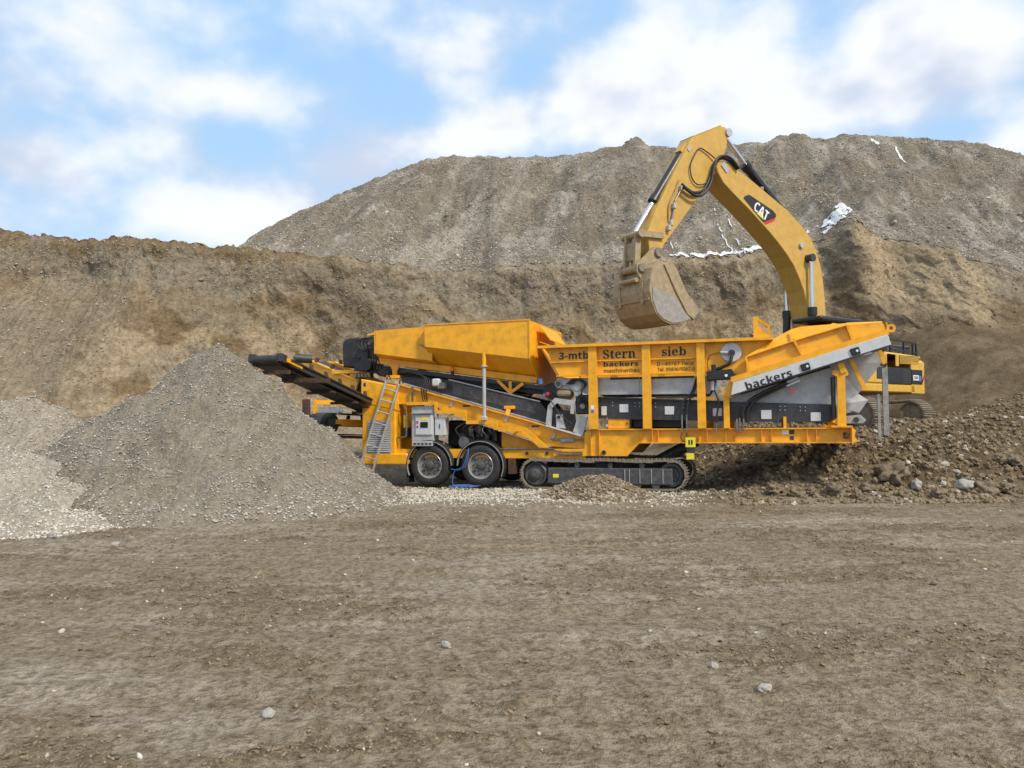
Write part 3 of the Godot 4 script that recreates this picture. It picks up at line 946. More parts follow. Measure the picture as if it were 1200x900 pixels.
func make_plant() -> void:
	paints()
	var Y := m_("plant_yellow")
	var P := thing("screening_plant", "yellow star screening plant on crawler tracks and wheels, with hopper, screen deck and conveyors", "screening plant", plant_at)
	var K := m_("black_print")
	# --- main frame: two I-beams, a plate at the bend of the neck and the low chassis
	for z in [-0.2, -2.5]:
		var f := sh()
		f.box(1.78, 7.27, 1.36, 1.385, z, z + 0.2)
		f.box(2.92, 7.27, 1.065, 1.09, z, z + 0.2)
		f.box(2.92, 7.255, 1.09, 1.36, z + 0.09, z + 0.11)
		var beam := part("main_beam", f, Y, P)
		for x in [3.23, 3.36, 3.96, 4.23, 4.40, 4.79, 4.98, 5.52, 5.72, 6.42, 6.60, 7.255]:
			part("stiffener", sh().box(x - 0.006, x + 0.006, 1.0901, 1.3599, z + 0.1101, z + 0.192), Y, beam)
		var plate := part("neck_plate", sh().prism(v2([1.70, 1.30, 1.78, 1.36, 2.92, 1.36, 2.92, 1.065, 2.65, 0.78, 0.98, 0.78, 0.98, 0.94, 1.70, 0.94]), z + 0.085, z + 0.13), Y, P)
		for x in [1.86, 2.05]:
			part("stiffener", sh().box(x - 0.006, x + 0.006, 0.80, 1.3599, z + 0.1305, z + 0.19), Y, plate)
		part("plate_flange", sh().bar(Vector3(2.935, 1.077, z + 0.1), Vector3(2.66, 0.785, z + 0.1), 0.022, 0.2), Y, plate)
		part("bolt_eye", sh().lathe(Vector3(2.14, 0.86, z + 0.131), Vector3.BACK, [Vector2(0.05, 0), Vector2(0.05, 0.03), Vector2(0.028, 0.03), Vector2(0.026, 0.005), Vector2(0, 0.005)], 14), m_("dark_grey"), plate)
	for x in [2.2, 3.3, 4.5, 5.9, 7.1]:
		part("cross_beam", sh().box(x, x + 0.14, 1.12, 1.34, -2.4, -0.2), Y, P)
	part("end_plate", sh().box(7.27, 7.29, 1.04, 1.40, -2.52, 0.02), Y, P)
	part("end_bracket", sh().prism(v2([7.29, 1.07, 7.40, 1.1, 7.33, 1.2, 7.36, 1.33, 7.29, 1.38]), -0.14, -0.06), Y, P)
	part("beam_box", sh().cbox(7.12, 7.22, 1.16, 1.28, -0.09, 0.0), m_("rust"), P)
	var stickers := sh().box(5.93, 6.06, 1.25, 1.34, -0.0895, -0.085)
	part("sticker", stickers, m_("white"), P)
	part("sticker", sh().box(6.07, 6.17, 1.25, 1.34, -0.0895, -0.085), m_("dark_grey"), P)
	part("sticker", sh().box(6.08, 6.16, 1.13, 1.21, -0.0895, -0.085), m_("dark_grey"), P)
	for z in [-0.28, -2.45]:
		part("chassis_beam", sh().box(-3.6, 1.7, 0.72, 0.93, z, z + 0.16), Y, P)
	for x in [0.30, 0.78]:
		part("chassis_socket", sh().box(x, x + 0.06, 0.80, 0.87, -0.1195, -0.1), m_("dark_grey"), P)
	part("chassis_rail", sh().tube([Vector3(-0.3, 0.93, -0.09), Vector3(0.95, 0.93, -0.09), Vector3(1.12, 0.82, -0.05), Vector3(1.65, 0.82, -0.05)], 0.02, 8, 4), m_("steel"), P)
	part("pipe", sh().tube([Vector3(0.92, 0.95, -0.07), Vector3(1.18, 0.87, -0.04), Vector3(1.66, 0.87, -0.04)], 0.016, 8, 3), m_("steel"), P)
	part("belly_panel", sh().box(-0.36, 1.62, 0.935, 1.40, -0.42, -0.36), Y, P)
	part("axle_bracket", sh().box(-0.12, 0.05, 0.36, 0.715, -0.3, -0.1), m_("rust"), P)
	for x in [-2.06, -0.77]:
		part("axle", sh().cyl(Vector3(x, 0.54, -2.3), Vector3(x, 0.54, -0.3), 0.09), m_("track_grey"), P)
	# --- wheels, fenders, crawlers
	for x in [-2.06, -0.77]:
		make_wheel(P, x, 0.545, 0.0, 0.50, 1.0)
		make_wheel(P, x, 0.545, -2.6, 0.50, -1.0)
		make_fender(P, x, 0.545, 0.02, -25.0 if x > -1.0 else 0.0, 205.0 if x < -1.0 else 180.0)
	part("mud_flap", sh().box(-2.66, -2.63, 0.12, 0.52, -0.40, 0.0), m_("rubber"), P)
	make_crawler(P, 0.1, true)
	make_crawler(P, -2.05, false)
	part("crawler_axle", sh().box(1.9, 2.5, 0.3, 0.75, -2.1, -0.35), m_("track_grey"), P)
	part("slew_strut", sh().cyl(Vector3(3.2, 0.62, -0.9), Vector3(4.1, 1.1, -0.9), 0.13), m_("dark_grey"), P)
	# --- power unit at the rear
	var unit := Node3D.new()
	unit.name = "power_unit"
	P.add_child(unit)
	part("housing", sh().cbox(-3.86, -2.95, 0.56, 2.045, -0.85, -0.012, 0.03), Y, unit)
	part("lower_skirt", sh().cbox(-3.84, -2.62, 0.55, 0.83, -0.8, 0.01, 0.03), Y, unit)
	part("upper_door", sh().prism(v2([-3.88, 2.07, -2.93, 1.865, -2.93, 2.46, -3.34, 2.54, -3.88, 2.65]), -0.85, 0.0, 0.02), Y, unit)
	part("side_wall", sh().box(-2.9499, -2.60, 0.83, 2.3, -0.95, -0.62), Y, unit)
	part("door_latch", sh().cbox(-3.81, -3.74, 2.46, 2.56, 0.0, 0.012), m_("dark_grey"), unit)
	part("grille_frame", sh().box(-3.70, -3.07, 0.82, 1.63, -0.0115, 0.004), m_("grey_paint"), unit)
	var slats := sh()
	for i in 17:
		var y := 0.86 + i * 0.0445
		slats.hexa([Vector3(-3.67, y, 0.02), Vector3(-3.1, y, 0.02), Vector3(-3.1, y, 0.0045), Vector3(-3.67, y, 0.0045), Vector3(-3.67, y + 0.028, 0.0105), Vector3(-3.1, y + 0.028, 0.0105), Vector3(-3.1, y + 0.028, 0.0045), Vector3(-3.67, y + 0.028, 0.0045)])
	tag(part("grille_slats", slats, m_("galvanised"), unit), "", "", "", "stuff")
	part("grille_backing", sh().box(-3.665, -3.105, 0.85, 1.60, 0.0041, 0.0044), m_("hose"), unit)
	part("hand_rail", sh().tube([Vector3(-2.78, 1.98, -0.1), Vector3(-2.68, 1.98, 0.0), Vector3(-2.65, 1.9, 0.02), Vector3(-2.65, 1.3, 0.02), Vector3(-2.72, 1.22, 0.0), Vector3(-2.92, 1.21, -0.05)], 0.022, 8, 4), m_("steel"), unit)
	part("fluid_bottle", sh().cyl(Vector3(-2.80, 1.45, -0.3), Vector3(-2.80, 1.75, -0.3), 0.07), m_("sign_yellow"), unit)
	part("filter", sh().cyl(Vector3(-2.82, 1.2, -0.35), Vector3(-2.82, 1.44, -0.35), 0.11), m_("dark_grey"), unit)
	# --- control cabinets
	var cab := Node3D.new()
	cab.name = "control_cabinet"
	P.add_child(cab)
	part("housing", sh().cbox(-2.52, -1.95, 1.12, 1.96, -0.32, 0.0, 0.012), m_("galvanised"), cab)
	part("hood", sh().box(-2.50, -1.96, 1.78, 1.80, 0.0005, 0.08), m_("grey_paint"), cab)
	part("door", sh().cbox(-2.41, -1.975, 1.27, 1.75, 0.0005, 0.03, 0.01), m_("white_paint"), cab)
	part("screen", sh().cbox(-2.28, -2.08, 1.44, 1.58, 0.0305, 0.042, 0.008), m_("screen_dark"), cab)
	part("caution_label", sh().box(-2.25, -2.10, 1.62, 1.70, 0.0305, 0.034), m_("sign_yellow"), cab)
	part("stop_button", sh().cyl(Vector3(-2.35, 1.58, 0.03), Vector3(-2.35, 1.58, 0.055), 0.026), m_("red"), cab)
	part("switch", sh().cyl(Vector3(-2.35, 1.47, 0.03), Vector3(-2.35, 1.47, 0.045), 0.02), m_("dark_grey"), cab)
	part("sill", sh().cbox(-2.49, -1.96, 1.0, 1.115, -0.3, 0.06, 0.012), m_("galvanised"), cab)
	for i in 5:
		part("gland", sh().box(-2.44 + i * 0.1, -2.38 + i * 0.1, 1.04, 1.08, 0.0605, 0.066), m_("dark_grey"), cab)
	var sc := part("switch_box", sh().cbox(-1.92, -1.66, 1.26, 1.69, -0.25, -0.01, 0.01), m_("white_paint"), P)
	part("lock", sh().box(-1.80, -1.785, 1.42, 1.53, -0.0098, 0.006), m_("dark_grey"), sc)
	part("cable", sh().tube([Vector3(-1.72, 1.26, -0.1), Vector3(-1.70, 1.12, -0.08), Vector3(-1.78, 1.0, -0.1), Vector3(-1.95, 0.98, -0.2)], 0.014, 6, 4), m_("grey_paint"), P)
	# --- engine bay
	var bay := Node3D.new()
	bay.name = "engine"
	P.add_child(bay)
	part("block", sh().cbox(-1.9, -0.45, 0.94, 1.62, -1.6, -0.75, 0.05), m_("cat_black"), bay)
	for q: Array in [[-1.42, 1.15, 0.12, 0.3], [-1.22, 1.32, 0.08, 0.2], [-1.0, 1.35, 0.09, 0.28], [-0.82, 1.1, 0.07, 0.3], [-0.62, 1.25, 0.06, 0.26]]:
		part("cylinder", sh().cyl(Vector3(q[0], q[1] - q[3] / 2, -0.6), Vector3(q[0], q[1] + q[3] / 2, -0.6), q[2]), m_("track_grey"), bay)
	for i in 6:
		var x := -1.5 + i * 0.17
		part("hose", sh().tube([Vector3(x, 0.95, -0.55), Vector3(x + 0.05, 1.2, -0.48), Vector3(x - 0.08, 1.4, -0.5), Vector3(x + 0.1, 1.55, -0.65)], 0.016, 6, 4), m_("hose") if i % 2 else m_("steel"), bay)
	part("pump", sh().cyl(Vector3(-1.35, 1.08, -0.75), Vector3(-1.35, 1.08, -0.45), 0.14), m_("grey_paint"), bay)
	# --- the inclined belt and its yellow side plates
	for z in [-0.2, -2.35]:
		var inc := part("conveyor_side", sh().prism(v2([-2.96, 2.50, 0.79, 1.44, 1.70, 1.19, 1.70, 0.935, 0.90, 1.0, 0.38, 1.17, -1.75, 1.82, -1.95, 1.98, -2.6, 2.02, -2.96, 2.02]), z, z + 0.05), Y, P)
		part("flange", sh().bar(Vector3(-2.96, 2.52, z + 0.045), Vector3(1.70, 1.212, z + 0.045), 0.03, 0.15), Y, inc)
		part("flange", sh().bar(Vector3(-1.75, 1.805, z + 0.045), Vector3(0.9, 0.985, z + 0.045), 0.02, 0.12), m_("galvanised"), inc)
		if z > -1.0:
			for x in [-1.15, 0.55]:
				part("slot", sh().box(x - 0.11, x + 0.08, 1.93 - (x + 1.15) * 0.29, 1.97 - (x + 1.15) * 0.29, z + 0.0505, z + 0.053), m_("hose"), inc)
			for q: Array in [[-1.52, 2.03], [-0.15, 1.65], [0.95, 1.18]]:
				part("hinge", sh().bar(Vector3(q[0] + 0.05, q[1] + 0.09, z + 0.06), Vector3(q[0] - 0.05, q[1] - 0.07, z + 0.06), 0.06, 0.03), m_("galvanised"), inc)
	part("hydraulic_motor", sh().cyl(Vector3(1.15, 1.13, -0.14), Vector3(1.45, 1.13, -0.14), 0.07, 0.05), m_("grey_paint"), P)
	part("rod", sh().cyl(Vector3(0.9, 1.16, -0.12), Vector3(1.66, 1.13, -0.12), 0.022), m_("steel"), P)
	for z in [-0.42, -2.12]:
		var skirt := part("belt_skirt", sh().prism(v2([-2.96, 2.70, -1.71, 2.59, 0.58, 2.02, 0.76, 1.80, 0.76, 1.48, -2.96, 2.54]), z, z + 0.03), m_("dark_grey"), P)
		part("skirt_edge", sh().bar(Vector3(-1.71, 2.605, z + 0.02), Vector3(0.58, 2.035, z + 0.02), 0.025, 0.07), m_("galvanised"), skirt)
		part("skirt_edge", sh().bar(Vector3(-2.96, 2.56, z + 0.08), Vector3(0.76, 1.515, z + 0.08), 0.03, 0.1), m_("galvanised"), skirt)
		part("grey_strip", sh().prism(v2([-1.6, 2.52, 0.3, 2.045, 0.5, 1.75, -1.6, 2.25]), z + 0.0301, z + 0.036), m_("track_grey"), skirt)
	part("inclined_belt", sh().bar(Vector3(-3.0, 2.46, -1.25), Vector3(0.9, 1.42, -1.25), 0.06, 1.6), m_("belt"), P)
	# step-shaped guard rail
	var guard := sh()
	guard.box(-2.63, -1.84, 1.985, 2.06, 0.0, 0.06)
	guard.box(-1.9, -1.84, 1.84, 1.985, 0.0, 0.06)
	guard.box(-1.84, -1.10, 1.77, 1.85, 0.0, 0.06)
	guard.box(-1.17, -1.10, 1.60, 1.77, 0.0, 0.06)
	guard.box(-1.10, -0.33, 1.52, 1.605, 0.0, 0.06)
	guard.box(-0.41, -0.33, 1.38, 1.52, 0.0, 0.06)
	guard.box(-0.30, 0.28, 1.345, 1.43, 0.0, 0.06)
	part("guard_rail", guard, Y, P)
	part("guard_end", sh().prism(v2([0.12, 1.43, 0.34, 1.43, 0.90, 0.97, 0.68, 0.97]), 0.0, 0.055), Y, P)
	for q: Array in [[-2.5, 2.02], [-1.5, 1.81], [-0.75, 1.56], [0.1, 1.38]]:
		part("guard_bracket", sh().box(q[0], q[0] + 0.05, q[1] - 0.02, q[1] + 0.02, -0.16, -0.001), Y, P)
	# --- product hopper
	var H := Node3D.new()
	H.name = "hopper"
	P.add_child(H)
	var za := 0.1
	for side in 2:
		var q := func(x: float, y: float, z: float) -> Vector3: return Vector3(x, y, z if side == 0 else -2.5 - z)
		part("upper_wall", sh().sheet([q.call(-2.13, 3.38, za), q.call(0.48, 3.0, za), q.call(0.48, 3.89, za), q.call(-2.13, 3.885, za)], 0.02), Y, H)
		part("sloping_wall", sh().sheet([q.call(-2.13, 3.379, za), q.call(0.48, 2.999, za), q.call(0.55, 2.60, -0.5), q.call(-2.12, 3.0, -0.5)], 0.02), Y, H)
		part("step_wall", sh().sheet([q.call(-2.131, 3.885, za - 0.001), q.call(-2.131, 3.38, za - 0.001), q.call(-2.131, 3.02, -0.48), q.call(-2.131, 3.885, -0.2)], 0.015), Y, H)
		part("rear_wall", sh().sheet([q.call(-3.56, 3.28, -0.1), q.call(-2.02, 3.05, -0.1), q.call(-2.02, 3.885, -0.1), q.call(-3.52, 3.845, -0.1)], 0.02), Y, H)
		part("rear_slope", sh().sheet([q.call(-3.56, 3.279, -0.1), q.call(-2.02, 3.049, -0.1), q.call(-2.02, 2.985, -0.45), q.call(-3.6, 3.2, -0.45)], 0.015), Y, H)
		part("bottom_rail", sh().bar(q.call(-3.64, 3.135, -0.46), q.call(0.50, 2.535, -0.46), 0.15, 0.08), Y, H)
		part("rim", sh().bar(q.call(-2.13, 3.895, za - 0.01), q.call(0.49, 3.9, za - 0.01), 0.025, 0.05), Y, H)
	part("end_wall", sh().sheet([Vector3(0.49, 3.89, 0.1), Vector3(0.49, 3.0, 0.1), Vector3(0.57, 2.40, -0.5), Vector3(0.57, 2.40, -2.0), Vector3(0.57, 3.0, -2.6), Vector3(0.57, 3.89, -2.6)], 0.02), Y, H)
	part("head_wall", sh().sheet([Vector3(-3.57, 3.84, -0.1), Vector3(-3.57, 3.28, -0.1), Vector3(-3.6, 3.2, -0.45), Vector3(-3.6, 3.2, -2.0), Vector3(-3.57, 3.28, -2.4), Vector3(-3.57, 3.84, -2.4)], 0.02), Y, H)
	part("flap", sh().sheet([Vector3(0.60, 3.80, -0.35), Vector3(0.86, 3.45, -0.35), Vector3(0.86, 3.45, -1.9), Vector3(0.60, 3.80, -1.9)], 0.02), Y, H)
	part("flap", sh().sheet([Vector3(0.60, 3.42, -0.30), Vector3(0.92, 3.30, -0.30), Vector3(0.92, 3.30, -1.9), Vector3(0.60, 3.42, -1.9)], 0.02), Y, H)
	part("corner_strip", sh().bar(Vector3(0.485, 3.02, 0.105), Vector3(0.485, 3.88, 0.105), 0.03, 0.03), Y, H)
	part("gravel_floor", sh().sheet([Vector3(-3.5, 3.45, -0.14), Vector3(0.46, 3.45, 0.0), Vector3(0.46, 3.6, -2.5), Vector3(-3.5, 3.6, -2.3)], 0.1), m_("dusty_steel"), H)
	# belt below the hopper with its head drum
	var B := Node3D.new()
	B.name = "hopper_belt"
	P.add_child(B)
	part("belt", sh().bar(Vector3(-4.4, 3.02, -1.2), Vector3(0.85, 2.27, -1.2), 0.22, 1.15), m_("belt"), B)
	part("belt_frame", sh().bar(Vector3(-3.7, 2.98, -0.5), Vector3(0.9, 2.32, -0.5), 0.10, 0.06), m_("dark_grey"), B)
	part("head_drum", sh().cyl(Vector3(-4.46, 3.3, -1.95), Vector3(-4.46, 3.3, -0.75), 0.28, -1, 28), m_("belt"), B)
	part("rubber_hood", sh().prism(v2([-4.80, 3.02, -4.82, 3.6, -4.78, 3.70, -4.68, 3.76, -4.32, 3.78, -4.24, 3.70, -4.24, 3.02]), -1.95, -0.74, 0.03), m_("belt"), B)
	part("drum_bearing", sh().cbox(-4.3, -3.95, 3.2, 3.5, -0.72, -0.55, 0.03), m_("cat_black"), B)
	part("drive_motor", sh().cyl(Vector3(-4.0, 3.05, -0.9), Vector3(-4.0, 3.05, -0.42), 0.17, -1, 18), m_("cat_black"), B)
	part("drive_motor", sh().cyl(Vector3(-3.75, 2.9, -0.8), Vector3(-3.4, 2.83, -0.42), 0.13, -1, 18), m_("dark_grey"), B)
	part("scraper_arm", sh().bar(Vector3(-4.05, 3.55, -0.62), Vector3(-3.62, 3.75, -0.5), 0.08, 0.08), m_("galvanised"), B)
	part("cover_arm", sh().bar(Vector3(-3.9, 3.78, -0.5), Vector3(-3.58, 3.82, -0.5), 0.05, 0.25), Y, B)
	for i in 4:
		part("hose", sh().tube([Vector3(-4.1 + i * 0.06, 3.4, -0.5), Vector3(-4.25 + i * 0.1, 3.62, -0.45), Vector3(-3.9 + i * 0.08, 3.7, -0.42), Vector3(-3.8 + i * 0.05, 3.3, -0.4), Vector3(-3.85 + i * 0.1, 2.95, -0.45)], 0.018, 6, 4), m_("hose"), B)
	part("return_roller", sh().cyl(Vector3(-0.2, 2.24, -1.9), Vector3(-0.2, 2.24, -0.45), 0.09), m_("cat_black"), B)
	part("tail_drum", sh().cyl(Vector3(0.85, 2.27, -1.9), Vector3(0.85, 2.27, -0.45), 0.2), m_("cat_black"), B)
	# supports of the hopper
	for z in [-0.42, -2.1]:
		var s := sh()
		s.bar(Vector3(-0.47, 2.56, z), Vector3(-0.16, 2.26, z), 0.07, 0.05)
		s.bar(Vector3(0.17, 2.47, z), Vector3(-0.14, 2.26, z), 0.07, 0.05)
		s.bar(Vector3(-0.15, 2.52, z), Vector3(-0.15, 1.94, z), 0.075, 0.055)
		part("hopper_support", s, Y, P)
		part("support_foot", sh().cbox(-0.28, -0.02, 1.86, 1.94, z - 0.08, z + 0.14), Y, P)
		part("support_clamp", sh().bar(Vector3(-0.15, 1.86, z + 0.15), Vector3(-0.2, 1.6, z + 0.22), 0.1, 0.05), Y, P)
		part("hopper_support", sh().prism(v2([-3.30, 3.04, -3.02, 3.0, -3.10, 2.86, -3.10, 2.74, -3.22, 2.74, -3.22, 2.88]), z - 0.03, z + 0.03), Y, P)
		part("support_foot", sh().cbox(-3.34, -2.98, 2.66, 2.74, z - 0.08, z + 0.14), Y, P)
	var pole := Node3D.new()
	pole.name = "prop"
	P.add_child(pole)
	part("sleeve", sh().cyl(Vector3(-0.64, 2.88, 0.06), Vector3(-0.64, 3.20, 0.06), 0.05), Y, pole)
	part("collar", sh().cyl(Vector3(-0.64, 2.85, 0.06), Vector3(-0.64, 2.88, 0.06), 0.08), m_("galvanised"), pole)
	part("tube", sh().cyl(Vector3(-0.64, 1.66, 0.06), Vector3(-0.64, 2.85, 0.06), 0.042), m_("galvanised"), pole)
	part("foot", sh().cbox(-0.70, -0.58, 1.60, 1.70, 0.0, 0.12), m_("galvanised"), pole)
	part("beacon_lens", sh().lathe(Vector3(-1.58, 2.80, -0.3), Vector3.UP, [Vector2(0.055, 0), Vector2(0.055, 0.07), Vector2(0.035, 0.11), Vector2(0, 0.12)], 14), m_("orange_glass"), P)
	part("beacon_base", sh().cyl(Vector3(-1.58, 2.68, -0.3), Vector3(-1.58, 2.80, -0.3), 0.04), m_("hose"), P)
	var wl := part("work_lamp", sh().cbox(-2.05, -1.85, 2.42, 2.60, -0.32, -0.18, 0.03), m_("white_paint"), P, Transform3D(Basis(), Vector3(0, 0.02, 0.06)))
	part("lamp_bracket", sh().box(-1.9, -1.72, 2.36, 2.5, -0.34, -0.2), m_("steel"), wl)
	for i in 3:
		part("hose", sh().tube([Vector3(-2.25 + i * 0.05, 2.05, -0.1), Vector3(-2.28 + i * 0.06, 2.35, -0.05), Vector3(-2.22 + i * 0.05, 2.6, -0.15), Vector3(-2.5 - i * 0.05, 2.78, -0.25), Vector3(-3.0, 2.8, -0.3)], 0.014, 6, 4), m_("hose"), P)
	part("stay_bar", sh().bar(Vector3(-2.52, 2.44, -0.05), Vector3(-2.52, 2.06, -0.05), 0.04, 0.04), m_("steel"), P)
	make_screen(P)
	make_feed(P)
	make_rear(P)

func make_screen(P: Node3D) -> void:
	var Y := m_("plant_yellow")
	var K := m_("black_print")
	# --- trough of the star screen
	for z in [0.0, -2.55]:
		var out := 1.0 if z > -1.0 else -1.0
		var wall := part("trough_wall", sh().prism(v2([0.86, 3.225, 5.79, 3.225, 5.5, 3.05, 5.24, 2.88, 5.24, 2.50, 4.95, 2.40, 4.75, 2.585, 1.16, 2.585, 0.97, 2.91]), z - 0.03, z), Y, P)
		part("rim", sh().box(0.68, 5.79, 3.2255, 3.285, minf(z - 0.03, z + out * 0.19), maxf(z - 0.03, z + out * 0.19)), Y, wall)
		part("flange", sh().box(0.95, 4.38, 2.895, 2.92, minf(z, z + out * 0.06) + 0.0005, maxf(z, z + out * 0.06)), Y, wall)
		part("flange", sh().box(1.1, 4.38, 2.575, 2.60, minf(z, z + out * 0.09) + 0.0005, maxf(z, z + out * 0.09)), Y, wall)
		if out > 0.0:
			part("lip_strip", sh().box(1.05, 1.22, 3.205, 3.2245, 0.16, 0.2), m_("rust"), wall)
			part("lip_strip", sh().box(4.42, 4.62, 3.205, 3.2245, 0.1, 0.2), m_("rust"), wall)
			lettering("3-mtb", 0.17, 0.68, Vector3(1.49, 3.045, 0.004), K, wall)
			lettering("Stern", 0.20, 0.73, Vector3(2.53, 3.05, 0.004), K, wall, true, 0.0, 900)
			lettering("sieb", 0.20, 0.52, Vector3(3.73, 3.06, 0.004), K, wall, true, 0.0, 900)
			lettering("backers", 0.105, 0.78, Vector3(2.56, 2.825, 0.004), K, wall, false, 0.0, 900)
			lettering("maschinenbau", 0.085, 0.79, Vector3(2.575, 2.68, 0.004), K, wall, false, 0.0, 400)
			lettering("D - 49767 Twist", 0.085, 0.79, Vector3(3.755, 2.80, 0.004), K, wall, false, 0.0, 400)
			lettering("Tel. 05936/9367-0", 0.085, 0.79, Vector3(3.77, 2.675, 0.004), K, wall, false, 0.0, 400)
	part("trough_end", sh().sheet([Vector3(0.70, 3.26, -0.03), Vector3(1.1, 2.585, -0.03), Vector3(1.1, 2.585, -2.52), Vector3(0.70, 3.26, -2.52)], 0.02), Y, P)
	# --- posts
	for z in [0.06, -2.62]:
		var i := 0
		for q: Array in [[1.85, 2.04], [3.05, 3.23], [4.22, 4.39]]:
			var post := part("post", sh().box(q[0], q[1], 1.386, 3.225, z - 0.055, z + 0.07), Y, P)
			if z > 0.0 and i == 0:
				part("sticker", sh().box(1.90, 1.97, 1.83, 1.91, z + 0.0705, z + 0.073), m_("white"), post)
				part("sticker", sh().box(1.90, 1.97, 1.74, 1.81, z + 0.0705, z + 0.073), m_("blue"), post)
			i += 1
		part("post", sh().box(4.76, 4.88, 1.386, 2.14, z - 0.05, z + 0.05), Y, P)
		part("post_head", sh().prism(v2([4.74, 2.08, 4.92, 2.02, 4.98, 2.42, 4.86, 2.33]), z - 0.04, z + 0.06), Y, P)
	# --- deck
	for z in [-0.15, -2.3]:
		var deck := part("deck_side", sh().prism(v2([1.06, 2.55, 4.62, 2.52, 4.62, 2.45, 4.46, 2.13, 1.78, 2.16, 1.5, 2.3, 1.06, 2.32]), z, z + 0.04), m_("galvanised"), P)
		if z > -1.0:
			part("slot", sh().box(2.3, 4.14, 2.485, 2.53, z + 0.0405, z + 0.045), m_("hose"), deck)
			part("seam", sh().box(2.94, 2.955, 2.16, 2.53, z + 0.0405, z + 0.048), m_("grey_paint"), deck)
		var chan := part("belt_channel", sh().prism(v2([1.97, 2.10, 4.9, 1.95, 6.98, 1.86, 6.89, 1.50, 4.9, 1.53, 1.97, 1.62]), z - 0.02, z + 0.05), m_("dark_grey"), P)
		if z > -1.0:
			part("channel_lip", sh().bar(Vector3(1.97, 2.10, z + 0.06), Vector3(4.75, 1.955, z + 0.06), 0.03, 0.1), m_("cat_black"), chan)
			for q: Array in [[2.15, 1.89, 0.12, 0.2], [2.6, 1.94, 0.2, 0.18], [3.6, 1.88, 0.2, 0.18], [4.62, 1.83, 0.19, 0.17], [5.62, 1.765, 0.21, 0.19], [6.6, 1.71, 0.2, 0.18]]:
				part("cover_plate", sh().cbox(q[0] - q[2] / 2, q[0] + q[2] / 2, q[1] - q[3] / 2 - 0.1, q[1] + q[3] / 2 - 0.1, z + 0.05, z + 0.065, 0.004), m_("white_paint"), chan)
			var pts := []
			for x in [2.35, 2.85, 2.95, 3.3, 3.9, 4.0, 5.15, 5.25, 5.9, 6.0, 6.3, 6.4]:
				pts.append_array([x, 1.98 - (x - 2.3) * 0.04, x, 1.9 - (x - 2.3) * 0.04])
			bolts(chan, m_("galvanised"), pts, z + 0.05, 0.014)
	part("screen_belt", sh().box(1.9, 6.9, 1.66, 1.72, -2.2, -0.3), m_("belt"), P)
	for i in 12:
		part("star_shaft", sh().cyl(Vector3(1.7 + i * 0.24, 2.32, -2.24), Vector3(1.7 + i * 0.24, 2.32, -0.29), 0.11, -1, 8), m_("rubber"), P)
	part("spill_board", sh().box(3.3, 4.1, 2.06, 2.1, -0.45, -0.25), m_("dusty_steel"), P)
	# --- drive group at the lower end
	var D := Node3D.new()
	D.name = "drive_group"
	P.add_child(D)
	part("side_frame", sh().prism(v2([0.80, 1.50, 0.86, 1.93, 1.02, 2.10, 1.50, 2.03, 1.46, 1.72, 1.38, 1.74, 1.40, 1.92, 1.06, 1.98, 0.95, 1.86, 0.92, 1.46]), -0.14, -0.06), m_("galvanised"), D)
	part("dark_panel", sh().prism(v2([0.92, 1.47, 0.96, 1.87, 1.46, 1.78, 1.50, 1.34]), -0.2, -0.15), m_("cat_black"), D)
	part("bracket", sh().prism(v2([1.05, 1.42, 1.04, 1.72, 1.18, 1.72, 1.20, 1.56, 1.26, 1.40]), -0.149, -0.08), m_("galvanised"), D)
	part("bracket_bolt", sh().cyl(Vector3(1.11, 1.66, -0.08), Vector3(1.11, 1.66, -0.05), 0.04), m_("rust"), D)
	part("lower_plate", sh().prism(v2([1.56, 1.68, 1.78, 1.66, 1.66, 1.22, 1.44, 1.33]), -0.13, -0.06), m_("galvanised"), D)
	part("foot_strip", sh().bar(Vector3(0.82, 1.47, -0.06), Vector3(1.64, 1.235, -0.06), 0.03, 0.18), m_("white_paint"), D)
	part("gear_motor", sh().cyl(Vector3(1.12, 2.42, -0.35), Vector3(1.12, 2.42, -0.02), 0.10, 0.085, 18), m_("grey_paint"), D)
	part("motor_cap", sh().cyl(Vector3(1.12, 2.42, -0.02), Vector3(1.12, 2.42, 0.03), 0.05), m_("dark_grey"), D)
	part("arm", sh().bar(Vector3(1.14, 2.46, -0.1), Vector3(1.42, 2.44, -0.1), 0.12, 0.1), m_("galvanised"), D)
	part("arm", sh().bar(Vector3(1.40, 2.46, -0.1), Vector3(1.60, 2.16, -0.1), 0.14, 0.1), m_("galvanised"), D)
	part("gear_motor", sh().cyl(Vector3(1.56, 2.35, -0.3), Vector3(1.56, 2.35, -0.03), 0.12, 0.1, 18), m_("grey_paint"), D)
	part("valve_block", sh().cbox(1.5, 1.82, 1.72, 2.16, -0.22, -0.08, 0.03), m_("cat_black"), D)
	part("valve", sh().cyl(Vector3(1.68, 1.9, -0.08), Vector3(1.68, 1.9, 0.0), 0.06), m_("steel"), D)
	part("dirt_tray", sh().cbox(1.06, 1.4, 2.14, 2.28, -0.3, -0.06, 0.04), m_("dusty_yellow"), D)
	part("tap", sh().cyl(Vector3(0.86, 2.2, -0.1), Vector3(0.86, 2.2, -0.02), 0.04), m_("red"), D)
	part("tap", sh().cyl(Vector3(0.78, 2.17, -0.1), Vector3(0.78, 2.17, -0.02), 0.035), m_("blue"), D)
	part("sensor", sh().cyl(Vector3(0.66, 2.43, -0.15), Vector3(0.66, 2.55, -0.15), 0.06), m_("blue"), D)
